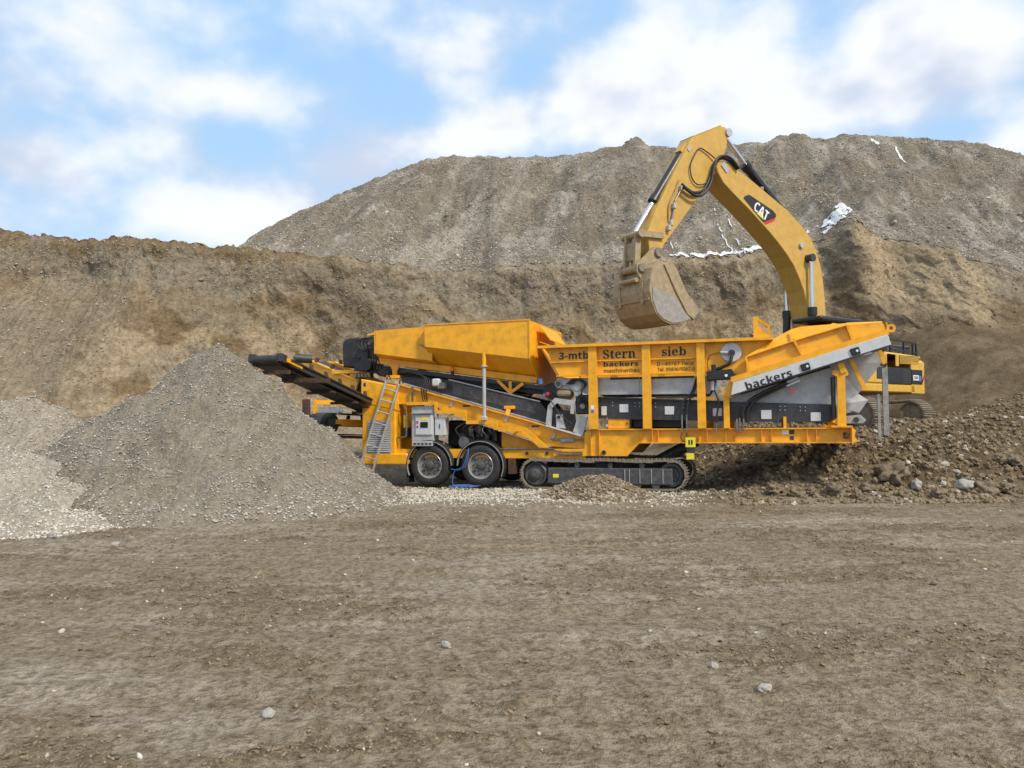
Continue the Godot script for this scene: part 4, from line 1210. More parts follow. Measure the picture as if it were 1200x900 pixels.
	for i in 4:
		part("hose", sh().tube([Vector3(1.3 + i * 0.05, 2.4, -0.02), Vector3(1.5 + i * 0.04, 2.52, 0.02), Vector3(1.72 + i * 0.02, 2.4, 0.0), Vector3(1.66, 2.2, -0.02), Vector3(1.6 + i * 0.06, 1.95, -0.04)], 0.013, 6, 4), m_("hose"), D)
	part("hose", sh().tube([Vector3(0.8, 2.15, -0.05), Vector3(0.98, 1.98, -0.02), Vector3(1.15, 1.72, -0.03), Vector3(1.45, 1.5, -0.04)], 0.012, 6, 4), m_("hose"), D)
	# --- boxes on the beam
	part("battery_box", sh().cbox(2.23, 2.71, 1.386, 1.70, -0.6, -0.12, 0.012), Y, P)
	part("box_latch", sh().cyl(Vector3(2.66, 1.5, -0.12), Vector3(2.66, 1.5, -0.1), 0.02), m_("dark_grey"), P)
	part("box_hinge", sh().box(2.19, 2.235, 1.43, 1.49, -0.2, -0.1), m_("galvanised"), P)
	part("box_hinge", sh().box(2.19, 2.235, 1.6, 1.66, -0.2, -0.1), m_("galvanised"), P)
	part("tank", sh().cbox(2.72, 3.9, 1.386, 1.62, -1.1, -0.45, 0.03), m_("cat_black"), P)
	for q: Array in [[3.88, 0.3], [3.98, 0.3], [4.6, 0.18], [5.02, 0.2], [5.08, 0.22], [5.16, 0.2]]:
		part("coupling", sh().cyl(Vector3(q[0], 1.3, 0.05), Vector3(q[0], 1.38 + q[1], 0.03), 0.018), m_("steel"), P)
	part("hose", sh().tube([Vector3(3.88, 1.68, 0.03), Vector3(3.9, 1.95, 0.0), Vector3(4.08, 2.15, -0.05), Vector3(4.2, 2.5, -0.1)], 0.02, 6, 5), m_("hose"), P)
	part("hose", sh().tube([Vector3(3.98, 1.68, 0.03), Vector3(4.02, 1.95, 0.0), Vector3(4.14, 2.2, -0.05), Vector3(4.24, 2.5, -0.1)], 0.02, 6, 5), m_("hose"), P)
	part("hose", sh().tube([Vector3(4.6, 2.45, 0.05), Vector3(4.58, 2.2, 0.05), Vector3(4.66, 1.95, 0.06), Vector3(4.62, 1.7, 0.05), Vector3(4.6, 1.5, 0.05)], 0.022, 6, 5), m_("hose"), P)
	part("hose", sh().tube([Vector3(3.88, 1.3, 0.05), Vector3(3.86, 1.18, 0.1), Vector3(3.95, 1.1, 0.1), Vector3(3.98, 1.3, 0.05)], 0.015, 6, 5), m_("hose"), P)
	# warning plates
	for q: Array in [[4.06, 1.09, 0.21, 0.21], [4.05, 0.79, 0.16, 0.13]]:
		var pl := part("warning_plate", sh().box(q[0] - q[2] / 2, q[0] + q[2] / 2, q[1] - q[3] / 2, q[1] + q[3] / 2, 0.12, 0.13), m_("sign_yellow"), P)
		if q[3] > 0.15:
			part("mark", sh().box(q[0] - 0.045, q[0] - 0.012, q[1] - 0.05, q[1] + 0.05, 0.1305, 0.134), K, pl)
			part("mark", sh().box(q[0] + 0.012, q[0] + 0.045, q[1] - 0.05, q[1] + 0.05, 0.1305, 0.134), K, pl)
	part("plate_holder", sh().box(3.98, 4.14, 0.86, 0.98, 0.11, 0.118), m_("dark_grey"), P)
	part("plate_holder", sh().box(4.04, 4.08, 0.9, 1.2, 0.08, 0.105), m_("dark_grey"), P)

func make_feed(P: Node3D) -> void:
	var Y := m_("plant_yellow")
	var K := m_("black_print")
	var F := Node3D.new()
	F.name = "feed_hopper"
	P.add_child(F)
	for side in 2:
		var q := func(x: float, y: float, z: float) -> Vector3: return Vector3(x, y, z if side == 0 else -2.5 - z)
		part("side_panel", sh().sheet([q.call(5.235, 2.87, 0.07), q.call(5.32, 2.48, 0.10), q.call(7.97, 3.32, 0.10), q.call(7.90, 3.50, 0.07), q.call(7.24, 3.47, 0.07), q.call(6.22, 3.185, 0.07)], 0.02), Y, F)
		part("upper_flare", sh().sheet([q.call(5.235, 2.89, 0.15), q.call(6.20, 3.195, 0.15), q.call(7.23, 3.475, 0.15), q.call(7.23, 3.52, 0.02), q.call(6.36, 3.50, -0.05), q.call(6.16, 3.45, -0.05), q.call(5.77, 3.25, -0.05)], 0.015), Y, F)
		part("flare_end", sh().sheet([q.call(7.235, 3.475, 0.07), q.call(7.90, 3.505, 0.07), q.call(7.90, 3.53, 0.0), q.call(7.235, 3.535, 0.0)], 0.015), Y, F)
		part("edge_bar", sh().bar(q.call(5.235, 2.88, 0.11), q.call(6.21, 3.19, 0.11), 0.018, 0.09), Y, F)
		part("edge_bar", sh().bar(q.call(6.21, 3.19, 0.11), q.call(7.235, 3.472, 0.11), 0.018, 0.09), Y, F)
		part("lower_rail", sh().bar(q.call(4.93, 2.405, 0.12), q.call(7.99, 3.30, 0.12), 0.115, 0.18), Y, F)
		for r: Array in [[5.24, 2.87, 5.33, 2.52], [6.21, 3.18, 6.37, 2.86], [7.23, 3.465, 7.33, 3.16]]:
			part("rib", sh().bar(q.call(r[0], r[1], 0.13), q.call(r[2], r[3], 0.13), 0.05, 0.1), Y, F)
		part("rib", sh().bar(q.call(6.14, 3.40, 0.04), q.call(6.20, 3.21, 0.16), 0.035, 0.03), Y, F)
		var band := part("name_band", sh().prism(v2([4.97, 2.345, 7.97, 3.235, 8.03, 3.03, 4.92, 2.075]), 0.2 if side == 0 else -2.74, 0.24 if side == 0 else -2.70, 0.006 if side == 0 else 0.0), m_("white_paint"), F)
		if side == 0:
			lettering("backers", 0.17, 0.95, Vector3(5.68, 2.385, 0.243), K, band, false, atan2(0.89, 3.0), 900)
			for r: Array in [[6.41, 2.63], [7.36, 2.915]]:
				var s := Basis(Vector3.BACK, atan2(0.89, 3.0))
				part("lamp_housing", sh().cbox(-0.09, 0.09, -0.075, 0.075, 0, 0.03, 0.015), m_("cat_black"), band, Transform3D(s, Vector3(r[0], r[1], 0.2405)))
				part("lamp_lens", sh().lathe(Vector3.ZERO, Vector3.BACK, [Vector2(0.026, 0), Vector2(0.024, 0.008), Vector2(0, 0.01)], 12), m_("lens"), band, Transform3D(s, Vector3(r[0] + 0.035, r[1] + 0.012, 0.2708)))
		part("band_hem", sh().bar(q.call(4.9, 2.055, 0.21), q.call(8.03, 3.015, 0.21), 0.02, 0.06), m_("dark_grey"), F)
	part("back_wall", sh().sheet([Vector3(7.97, 3.5, 0.08), Vector3(8.0, 3.2, 0.08), Vector3(8.0, 3.2, -2.55), Vector3(7.97, 3.5, -2.55)], 0.02), Y, F)
	part("feed_floor", sh().sheet([Vector3(4.95, 2.35, 0.08), Vector3(7.98, 3.25, 0.08), Vector3(7.98, 3.25, -2.55), Vector3(4.95, 2.35, -2.55)], 0.03), m_("dark_grey"), F)
	part("lifting_eye", sh().lathe(Vector3(8.05, 3.37, 0.09), Vector3.BACK, [Vector2(0.04, 0), Vector2(0.085, 0), Vector2(0.085, 0.05), Vector2(0.04, 0.05), Vector2(0.04, 0)], 18), Y, F)
	var br := sh()
	br.prism(v2([5.40, 3.285, 5.40, 3.74, 5.50, 3.74, 5.50, 3.56, 5.74, 3.30, 5.74, 3.285]), 0.02, 0.06)
	br.bar(Vector3(5.45, 3.71, 0.04), Vector3(5.70, 3.58, -0.35), 0.06, 0.06)
	br.bar(Vector3(5.70, 3.58, -0.35), Vector3(5.74, 3.29, -0.35), 0.06, 0.06)
	part("bracket", br, Y, F)
	# round cover with its drive on the trough side
	var R := Node3D.new()
	R.name = "shaft_drive"
	P.add_child(R)
	part("cover_disc", sh().lathe(Vector3(4.94, 3.0, 0.02), Vector3.BACK, [Vector2(0.215, 0), Vector2(0.215, 0.03), Vector2(0.2, 0.045), Vector2(0, 0.045)], 28), m_("white_paint"), R)
	part("hub", sh().cyl(Vector3(4.95, 2.98, 0.065), Vector3(4.95, 2.98, 0.16), 0.07), m_("dark_grey"), R)
	part("fitting", sh().cyl(Vector3(4.72, 3.0, 0.1), Vector3(4.93, 2.98, 0.1), 0.035), m_("galvanised"), R)
	part("fitting", sh().cyl(Vector3(4.95, 2.9, 0.12), Vector3(4.95, 3.03, 0.12), 0.03), m_("steel"), R)
	part("hose", sh().tube([Vector3(4.95, 2.9, 0.14), Vector3(4.9, 2.76, 0.16), Vector3(4.75, 2.68, 0.12), Vector3(4.62, 2.64, 0.08)], 0.035, 8, 5), m_("hose"), R)
	part("valve_block", sh().prism(v2([4.42, 2.60, 4.95, 2.64, 5.02, 2.53, 4.95, 2.42, 4.44, 2.40]), 0.005, 0.16, 0.02), m_("cat_black"), R)
	part("knob", sh().cyl(Vector3(4.57, 2.6, 0.1), Vector3(4.57, 2.74, 0.1), 0.05), m_("cat_black"), R)
	part("bolt", sh().cyl(Vector3(4.83, 2.5, 0.16), Vector3(4.83, 2.5, 0.18), 0.03), m_("white"), R)
	part("accumulator", sh().cyl(Vector3(4.56, 2.2, 0.0), Vector3(4.56, 2.4, 0.0), 0.07), m_("white_paint"), R)
	part("thin_cable", sh().tube([Vector3(4.72, 3.0, 0.08), Vector3(4.5, 2.95, 0.05), Vector3(4.44, 2.78, 0.05), Vector3(4.46, 2.62, 0.06)], 0.008, 5, 5), m_("hose"), R)
	# --- chute of grey sheet below the feed hopper
	var C := Node3D.new()
	C.name = "chute"
	P.add_child(C)
	for side in 2:
		var z := -0.22 if side == 0 else -2.30
		part("side_sheet", sh().prism(v2([4.9, 2.05, 6.98, 2.68, 6.98, 1.83, 4.9, 1.93]), z, z + 0.02), m_("galvanised"), C)
		part("end_sheet", sh().sheet([Vector3(7.0, 2.69, z + 0.02), Vector3(7.0, 1.86, z + 0.02), Vector3(7.46, 2.09, z - 0.1), Vector3(7.90, 2.71, z + 0.02), Vector3(7.90, 2.96, z + 0.02)], 0.015), m_("galvanised"), C)
		part("tip_sheet", sh().sheet([Vector3(7.0, 1.85, z + 0.02), Vector3(7.45, 1.68, z - 0.05), Vector3(7.63, 1.94, z - 0.05), Vector3(7.45, 2.08, z - 0.1)], 0.015), m_("galvanised"), C)
		part("upper_trim", sh().bar(Vector3(5.1, 2.14, z + 0.03), Vector3(6.9, 2.67, z + 0.03), 0.09, 0.05), m_("dark_grey"), C)
	part("end_plate", sh().sheet([Vector3(7.46, 2.09, -0.35), Vector3(7.90, 2.71, -0.25), Vector3(7.90, 2.71, -2.3), Vector3(7.46, 2.09, -2.2)], 0.015), m_("galvanised"), C)
	part("tail_roller", sh().cyl(Vector3(7.3, 1.56, -2.2), Vector3(7.3, 1.56, -0.25), 0.13, -1, 18), m_("cat_black"), C)
	part("bearing", sh().prism(v2([7.05, 1.46, 7.5, 1.46, 7.56, 1.53, 7.45, 1.64, 7.2, 1.62, 7.05, 1.56]), -0.2, -0.06, 0.01), m_("grey_paint"), C)
	part("bearing_cap", sh().cyl(Vector3(7.37, 1.54, -0.06), Vector3(7.37, 1.54, -0.03), 0.055), m_("dark_grey"), C)
	part("hose", sh().tube([Vector3(5.16, 1.5, 0.0), Vector3(5.15, 1.75, 0.02), Vector3(5.32, 1.98, 0.04), Vector3(5.7, 2.18, 0.08), Vector3(6.05, 2.33, 0.12)], 0.04, 8, 5), m_("hose"), C)
	part("hose", sh().tube([Vector3(5.24, 1.5, 0.0), Vector3(5.25, 1.75, 0.02), Vector3(5.42, 1.96, 0.04), Vector3(5.78, 2.15, 0.08), Vector3(6.1, 2.3, 0.12)], 0.025, 8, 5), m_("hose"), C)
	part("coupling", sh().cyl(Vector3(6.0, 2.31, 0.12), Vector3(6.26, 2.42, 0.14), 0.03), m_("galvanised"), C)
	part("coupling", sh().cyl(Vector3(6.04, 2.25, 0.12), Vector3(6.3, 2.36, 0.14), 0.025), m_("galvanised"), C)
	part("red_tap", sh().bar(Vector3(6.12, 2.22, 0.1), Vector3(6.2, 2.1, 0.1), 0.03, 0.03), m_("red"), C)
	# --- posts and struts at the feed end
	for z in [0.05, -2.55]:
		part("end_post", sh().prism(v2([7.0, 1.386, 7.17, 1.386, 7.17, 2.42, 7.24, 2.46, 7.22, 2.54, 6.94, 2.56, 6.92, 2.48, 7.02, 2.42]), z - 0.05, z + 0.05), Y, P)
		part("post_foot", sh().box(6.88, 7.28, 1.386, 1.42, z - 0.09, z + 0.12), Y, P)
		part("post_knee", sh().prism(v2([6.90, 1.5, 7.02, 1.44, 7.02, 1.6]), z - 0.02, z + 0.02), Y, P)
		part("arm", sh().bar(Vector3(7.08, 2.70, z + 0.06), Vector3(7.16, 2.50, z + 0.06), 0.12, 0.04), Y, P)
		part("strut", sh().bar(Vector3(7.30, 2.78, z - 0.08), Vector3(7.56, 2.15, z - 0.08), 0.085, 0.05), Y, P)
		part("lug", sh().bar(Vector3(7.83, 2.93, z), Vector3(7.92, 2.66, z), 0.08, 0.06), Y, P)
		part("lift_cylinder", sh().cyl(Vector3(6.94, 1.55, z - 0.02), Vector3(6.94, 2.42, z - 0.02), 0.045), m_("cat_black"), P)
		part("small_post", sh().box(6.0 - 0.04, 6.0 + 0.02, 1.386, 1.62, z - 0.15, z - 0.1), Y, P)
	for q: Array in [[8.12, 1.2, 2.70, 0.055], [7.98, 1.1, 2.10, 0.03]]:
		part("support_leg", sh().box(q[0] - q[3], q[0] + q[3], q[1], q[2], -1.56, -1.46), m_("grey_paint"), P)
	part("leg_bracket", sh().bar(Vector3(7.9, 2.8, -1.5), Vector3(8.16, 2.74, -1.5), 0.08, 0.12), m_("dark_grey"), P)

func make_conveyor(parent: Node3D, called: String, a: Vector3, b: Vector3, wide: float, high: float, drum: float, frame: Material, yellow_from: float) -> Node3D:
	# a belt conveyor from its tail a to its head b
	var along := (b - a).normalized()
	var side := along.cross(Vector3.UP).normalized()
	var up := side.cross(along).normalized()
	var C := Node3D.new()
	C.name = called
	parent.add_child(C, true)
	part("belt", sh().bar(a + up * (drum - 0.01), b + up * (drum - 0.01), 0.025, wide, side), m_("belt"), C)
	part("return_belt", sh().bar(a - up * (drum - 0.01), b - up * (drum - 0.01), 0.025, wide, side), m_("belt"), C)
	part("head_drum", sh().cyl(b - side * (wide / 2 + 0.02), b + side * (wide / 2 + 0.02), drum, -1, 26), m_("belt"), C)
	part("tail_drum", sh().cyl(a - side * wide / 2, a + side * wide / 2, drum, -1, 20), m_("belt"), C)
	for s in [-1.0, 1.0]:
		var e: Vector3 = side * s * (wide / 2 + 0.05)
		part("side_frame", sh().bar(a + e + up * 0.02, b + e - along * 0.3 + up * 0.02, high, 0.05, side), frame, C)
		part("frame_lip", sh().bar(a + e + up * (high / 2 + 0.035), b + e - along * 0.3 + up * (high / 2 + 0.035), 0.03, 0.12, side), frame, C)
		part("take_up", sh().bar(b + e - along * yellow_from + up * 0.05, b + e - along * 0.05 + up * 0.05, high * 0.8, 0.07, side), m_("plant_yellow"), C)
		part("drum_bearing", sh().bar(b + e - along * 0.1 + up * 0.04, b + e + along * 0.08 + up * 0.04, 0.16, 0.14, side), m_("dark_grey"), C)
		var l := a.distance_to(b)
		var k := 0.45
		while k < l - 0.5:
			var p: Vector3 = a + along * k + e
			part("idler_bracket", sh().bar(p + up * (high / 2 + 0.04), p + up * (high / 2 + 0.17) - e.normalized() * 0.04, 0.09, 0.05, side), m_("rust"), C)
			k += 0.62
	for i in 4:
		var p := a.lerp(b, 0.2 + 0.2 * i) - up * (drum + 0.05)
		part("return_roller", sh().cyl(p - side * (wide / 2 + 0.08), p + side * (wide / 2 + 0.08), 0.035, -1, 10), m_("rust"), C)
	return C

func make_rear(P: Node3D) -> void:
	var inv := plant_at.affine_inverse()
	var C := make_conveyor(P, "discharge_conveyor", inv * Vector3(-3.35, 1.75, -21.1), inv * Vector3(-4.92, 2.79, -16.1), 0.54, 0.10, 0.11, m_("dark_grey"), 0.75)
	var d := inv.basis * Vector3(-0.4, 0.19, 0.92).normalized()
	var head := inv * Vector3(-4.92, 2.79, -16.1)
	part("drive_motor", sh().cyl(head + inv.basis * Vector3(0.46, 0.1, 0.2) - d * 0.25, head + inv.basis * Vector3(0.70, 0.12, 0.28) - d * 0.45, 0.09), m_("dark_grey"), C)
	part("scraper", sh().bar(head + inv.basis * Vector3(-0.4, -0.24, -0.2), head + inv.basis * Vector3(0.5, -0.24, 0.15), 0.08, 0.05), m_("rust"), C)
	part("scraper", sh().bar(head + inv.basis * Vector3(0.1, -0.34, -0.75), head + inv.basis * Vector3(1.15, -0.38, -0.5), 0.1, 0.06), m_("rust"), C)
	# second conveyor, folded towards the far side, with yellow side plates
	make_conveyor(P, "side_conveyor", inv * Vector3(-3.75, 2.35, -21.0), inv * Vector3(-5.5, 3.05, -22.2), 0.8, 0.5, 0.2, m_("plant_yellow"), 0.4)
	var S := make_conveyor(P, "lower_conveyor", inv * Vector3(-3.3, 1.45, -21.6), inv * Vector3(-4.75, 1.52, -20.2), 0.62, 0.14, 0.27, m_("plant_yellow"), 0.3)
	part("hanger", sh().bar(inv * Vector3(-5.0, 1.5, -20.35), inv * Vector3(-5.0, 2.1, -20.45), 0.07, 0.07), m_("plant_yellow"), S)
	part("hanger_beam", sh().bar(inv * Vector3(-5.05, 2.07, -20.45), inv * Vector3(-4.35, 2.05, -20.7), 0.11, 0.08), m_("plant_yellow"), S)
	part("cover", sh().bar(inv * Vector3(-4.85, 1.84, -20.4), inv * Vector3(-4.3, 1.84, -20.2), 0.2, 0.2), m_("grey_paint"), S)
	part("rear_lamp", sh().cbox(-0.1, 0.1, -0.22, 0.22, 0, 0.08), m_("rust"), S, Transform3D(Basis(), inv * Vector3(-5.2, 1.92, -20.4)))
	part("rear_beam", sh().box(-5.15, -3.9, 2.86, 2.95, -1.0, -0.8), m_("plant_yellow"), P)
	part("rear_bracket", sh().prism(v2([-4.75, 2.95, -4.55, 2.95, -4.5, 2.68, -4.65, 2.62, -4.78, 2.75]), -0.95, -0.85), m_("plant_yellow"), P)
	part("rear_frame", sh().box(-4.6, -3.9, 2.1, 2.3, -2.3, -0.9), m_("dark_grey"), P)
	part("rear_cowl", sh().box(-4.05, -3.88, 0.9, 2.2, -2.3, -0.9), m_("cat_black"), P)
	for i in 5:
		part("valve", sh().cyl(Vector3(-4.5 + i * 0.1, 2.76, -0.88), Vector3(-4.5 + i * 0.1, 2.86, -0.88), 0.03), m_("galvanised"), P)

func make_ladder() -> void:
	var L := thing("ladder", "aluminium ladder leaning against the yellow power unit at the rear", "ladder", plant_at * Transform3D(Basis(), Vector3(-3.55, 0.35, 0.35)))
	var o := Vector3(-3.55, 0.35, 0.35)
	var a0 := Vector3(-3.76, 0.36, 0.34) - o
	var a1 := Vector3(-3.16, 2.60, 0.04) - o
	var b0 := Vector3(-3.42, 0.28, 0.34) - o
	var b1 := Vector3(-2.82, 2.50, 0.04) - o
	for q: Array in [[a0, a1], [b0, b1]]:
		var rail := part("rail", sh().bar(q[0], q[1], 0.035, 0.06), m_("aluminium"), L)
		part("hook", sh().tube([q[1], q[1] + Vector3(0.02, 0.09, 0.0), q[1] + Vector3(0.03, 0.1, -0.1), q[1] + Vector3(0.03, 0.02, -0.14)], 0.016, 6, 4), m_("dark_grey"), rail)
	for i in 8:
		var t := 0.06 + i * 0.122
		part("rung", sh().cyl(a0.lerp(a1, t), b0.lerp(b1, t), 0.017, -1, 8), m_("aluminium"), L)

func make_rope() -> void:
	var o := plant_at * Vector3(-1.05, 0.05, 0.25)
	var T := thing("rope", "blue rope hung from the wheel fenders and heaped on the ground", "rope", Transform3D(plant_at.basis, o))
	var s := sh()
	s.tube([Vector3(-0.42, 0.42, -0.16), Vector3(-0.2, 0.40, -0.15), Vector3(-0.03, 0.55, -0.16), Vector3(0.02, 0.92, -0.18)], 0.008, 6, 4)
	s.tube([Vector3(0.02, 0.92, -0.18), Vector3(-0.1, 0.5, -0.14), Vector3(-0.32, 0.38, -0.15), Vector3(-0.36, 0.15, -0.1), Vector3(-0.3, 0.05, 0.0)], 0.008, 6, 4)
	part("hanging_length", s, m_("blue"), T)
	var r := RandomNumberGenerator.new()
	r.seed = 4
	var p := []
	for i in 30:
		var a := i * 1.55 + r.randf() * 0.8
		p.append(Vector3(0.05 + cos(a) * r.randf_range(0.1, 0.46), 0.03 + r.randf() * 0.035, 0.12 + sin(a) * r.randf_range(0.06, 0.24)))
	part("coil", sh().tube(p, 0.007, 6, 4), m_("blue"), T)

# ------------------------------------------------------------------ the excavator (x to its tail, y up, z to the side facing the yard)
var digger_at := Transform3D(Basis(Vector3.UP, deg_to_rad(31.0)), Vector3(9.87, 1.25, -25.0))

func make_digger_track(E: Node3D, off: float, turn: float) -> void:
	var T := Node3D.new()
	T.name = "crawler"
	E.add_child(T, true)
	T.transform = Transform3D(Basis(Vector3.UP, turn), Vector3.ZERO) * Transform3D(Basis(), Vector3(0, 0, off))
	var x0 := -1.95
	var x1 := 1.95
	var r := 0.45
	var cy := 0.49
	var straight := x1 - x0
	var length := 2.0 * straight + TAU * r
	var count := 49
	var s := sh()
	s.box(-0.1, 0.1, -0.02, 0.02, -0.3, 0.3)
	for q in [-0.08, -0.01, 0.06]:
		s.box(q - 0.01, q + 0.01, 0.0201, 0.055, -0.296, 0.296)
	var mesh := s.made()
	for i in count:
		var l := length * i / count
		var p := Vector2()
		var a := 0.0
		if l < straight:
			p = Vector2(x0 + l, cy + r - 0.07 * sin(l / straight * PI))
		elif l < straight + PI * r:
			a = -(l - straight) / r
			p = Vector2(x1 - sin(a) * r, cy + cos(a) * r)
		elif l < 2.0 * straight + PI * r:
			a = -PI
			p = Vector2(x1 - (l - straight - PI * r), cy - r)
		else:
			a = -PI - (l - 2.0 * straight - PI * r) / r
			p = Vector2(x0 - sin(a) * r, cy + cos(a) * r)
		put("track_shoe", mesh, m_("dusty_steel"), T, Transform3D(Basis(Vector3.BACK, a), Vector3(p.x, p.y, 0)))
	for x in [x0, x1]:
		part("idler_wheel" if x < 0 else "sprocket", sh().lathe(Vector3(x, cy, -0.16), Vector3.BACK, [Vector2(0, 0), Vector2(0.40, 0), Vector2(0.40, 0.3), Vector2(0.3, 0.34), Vector2(0.16, 0.36), Vector2(0, 0.36)], 22), m_("dusty_steel"), T)
	part("track_frame", sh().cbox(-1.75, 1.75, 0.28, 0.66, -0.2, 0.24, 0.05), m_("dusty_yellow"), T)
	for i in 7:
		part("roller", sh().cyl(Vector3(-1.5 + i * 0.5, 0.2, -0.18), Vector3(-1.5 + i * 0.5, 0.2, 0.2), 0.13, -1, 12), m_("dusty_steel"), T)

func make_digger() -> void:
	var C := m_("cat_yellow")
	var K := m_("cat_black")
	var D := m_("dusty_yellow")
	var E := thing("excavator", "yellow crawler excavator with its arm raised behind the screening plant", "excavator", digger_at)
	var turn := deg_to_rad(-86.0)
	make_digger_track(E, 1.3, turn)
	make_digger_track(E, -1.3, turn)
	part("undercarriage", sh().cbox(-1.1, 1.1, 0.45, 0.95, -1.2, 1.2, 0.1), D, E, Transform3D(Basis(Vector3.UP, turn), Vector3.ZERO))
	part("slew_ring", sh().cyl(Vector3(0, 0.95, 0), Vector3(0, 1.22, 0), 0.75, -1, 28), K, E)
	# house
	part("deck", sh().cbox(-1.9, 2.2, 1.21, 1.455, -1.42, 1.45, 0.03), m_("house_yellow"), E)
	var cw := PackedVector2Array()
	for q: Array in [[2.0, -1.45], [2.62, -1.45], [2.78, -1.25], [2.95, -0.6], [3.0, 0.0], [2.95, 0.6], [2.82, 1.25], [2.68, 1.45], [2.0, 1.45]]:
		cw.append(Vector2(q[0], -q[1]))
	var cwm := part("counterweight", sh().prism(cw, 1.2, 2.26, 0.1), m_("house_yellow"), E, Transform3D(Basis(Vector3.RIGHT, -PI / 2), Vector3.ZERO))
	part("reflector", sh().bar(Vector3(2.55, -1.4535, 1.55), Vector3(2.66, -1.4535, 1.78), 0.07, 0.006), m_("red"), cwm)
	var hood := part("hood", sh().prism(v2([0.75, 1.456, 1.999, 1.456, 1.999, 2.262, 2.64, 2.262, 2.56, 2.36, 1.6, 2.41, 0.80, 2.44, 0.76, 2.36]), -1.38, 1.44, 0.06), m_("house_yellow"), E)
	part("grille", sh().box(1.40, 2.42, 2.08, 2.35, 1.44, 1.446), m_("rust"), hood)
	var sl := sh()
	for i in 7:
		sl.box(1.42, 2.40, 2.10 + i * 0.034, 2.118 + i * 0.034, 1.4465, 1.46)
	tag(part("grille_slats", sl, m_("house_yellow"), hood), "", "", "", "stuff")
	part("hood_post", sh().cbox(1.22, 1.38, 2.0, 2.40, 1.44, 1.47, 0.02), m_("house_yellow"), hood)
	part("side_panel", sh().box(0.80, 1.9985, 1.47, 1.97, 1.4405, 1.452), K, E)
	part("side_panel", sh().box(2.001, 2.56, 1.48, 1.93, 1.4505, 1.462), K, E)
	var vents := sh()
	for i in 7:
		vents.box(1.55, 1.95, 1.52 + i * 0.06, 1.535 + i * 0.06, 1.4525, 1.46)
	tag(part("vents", vents, m_("track_grey"), E), "", "", "", "stuff")
	var npl := part("number_plate", sh().box(2.08, 2.36, 1.60, 1.76, 1.4625, 1.468), m_("white"), E)
	lettering("330D", 0.1, 0.22, Vector3(2.22, 1.68, 1.469), m_("black_print"), npl)
	part("emblem", sh().box(2.38, 2.5, 1.58, 1.74, 1.4625, 1.467), m_("blue"), E)
	part("front_cover", sh().cbox(-0.2, 0.745, 1.456, 2.1, 0.5, 1.44, 0.05), m_("house_yellow"), E)
	part("cover_glass", sh().cbox(0.3, 0.7, 1.6, 1.98, 1.4405, 1.452, 0.02), m_("screen_dark"), E)
	part("tool_box", sh().cbox(-1.85, -0.3, 1.456, 2.2, -1.40, -0.45, 0.05), m_("house_yellow"), E)
	var cab := part("cab", sh().prism(v2([-2.1, 1.5, -0.3, 1.5, -0.3, 3.12, -1.55, 3.16, -1.95, 2.95, -2.15, 2.2]), 0.42, 1.40, 0.04), m_("house_yellow"), E)
	part("window", sh().prism(v2([-2.0, 2.15, -1.1, 2.15, -1.1, 2.95, -1.5, 2.98, -1.82, 2.85]), 1.4005, 1.408), m_("screen_dark"), cab)
	part("window", sh().box(-1.0, -0.4, 2.15, 2.95, 1.4005, 1.408), m_("screen_dark"), cab)
	part("windscreen", sh().sheet([Vector3(-2.16, 2.2, 1.34), Vector3(-2.16, 2.2, 0.48), Vector3(-1.97, 2.93, 0.48), Vector3(-1.97, 2.93, 1.34)], 0.004), m_("screen_dark"), cab)
	part("roof_guard", sh().cbox(-2.15, -0.25, 3.20, 3.34, 0.42, 1.42, 0.04), K, cab)
	part("roof_rail", sh().tube([Vector3(-0.3, 3.3, 1.0), Vector3(0.6, 3.25, 1.0), Vector3(1.3, 3.1, 1.0), Vector3(1.5, 2.9, 1.0)], 0.05, 8, 4), K, E)
	var cage := Node3D.new()
	cage.name = "guard_rail"
	E.add_child(cage)
	for y in [2.52, 2.82]:
		part("rail", sh().bar(Vector3(1.25, y + 0.03, 1.25), Vector3(2.6, y - 0.04, 1.25), 0.05, 0.05), K, cage)
		part("rail", sh().bar(Vector3(2.6, y - 0.04, 1.25), Vector3(2.6, y - 0.04, 0.1), 0.05, 0.05), K, cage)
	for x in [1.27, 1.95, 2.42, 2.6]:
		part("upright", sh().bar(Vector3(x, 2.36, 1.25), Vector3(x, 2.82 - (x - 1.3) * 0.05, 1.25), 0.05, 0.05), K, cage)
	part("muffler_box", sh().cbox(1.3, 2.55, 2.40, 2.72, 0.2, 1.1, 0.05), m_("track_grey"), cage)
	# boom
	var bo := v2([-5.05, 7.42, -4.98, 7.60, -4.60, 7.63, -3.8, 7.32, -2.92, 6.93, -2.1, 6.56, -1.52, 6.20, -1.15, 5.9, -0.92, 5.54, -0.72, 5.1, -0.61, 4.65, -0.55, 4.1, -0.52, 3.5, -0.40, 2.6, -0.3, 1.7, -0.75, 1.65, -1.05, 2.4, -1.27, 3.33, -1.36, 3.84, -1.50, 4.25, -1.68, 4.58, -1.92, 4.95, -2.20, 5.24, -2.55, 5.54, -2.94, 5.83, -3.74, 6.36, -4.40, 6.76, -4.80, 7.02, -4.99, 7.26])
	var boom := part("boom", sh().prism(bo, -0.33, 0.33, 0.015), C, E)
	part("edge_strip", sh().tube([Vector3(-4.55, 7.65, 0.25), Vector3(-2.92, 6.96, 0.25), Vector3(-1.5, 6.23, 0.25), Vector3(-0.9, 5.56, 0.25), Vector3(-0.58, 4.65, 0.25), Vector3(-0.5, 3.6, 0.25)], 0.03, 6, 4), m_("hose"), boom)
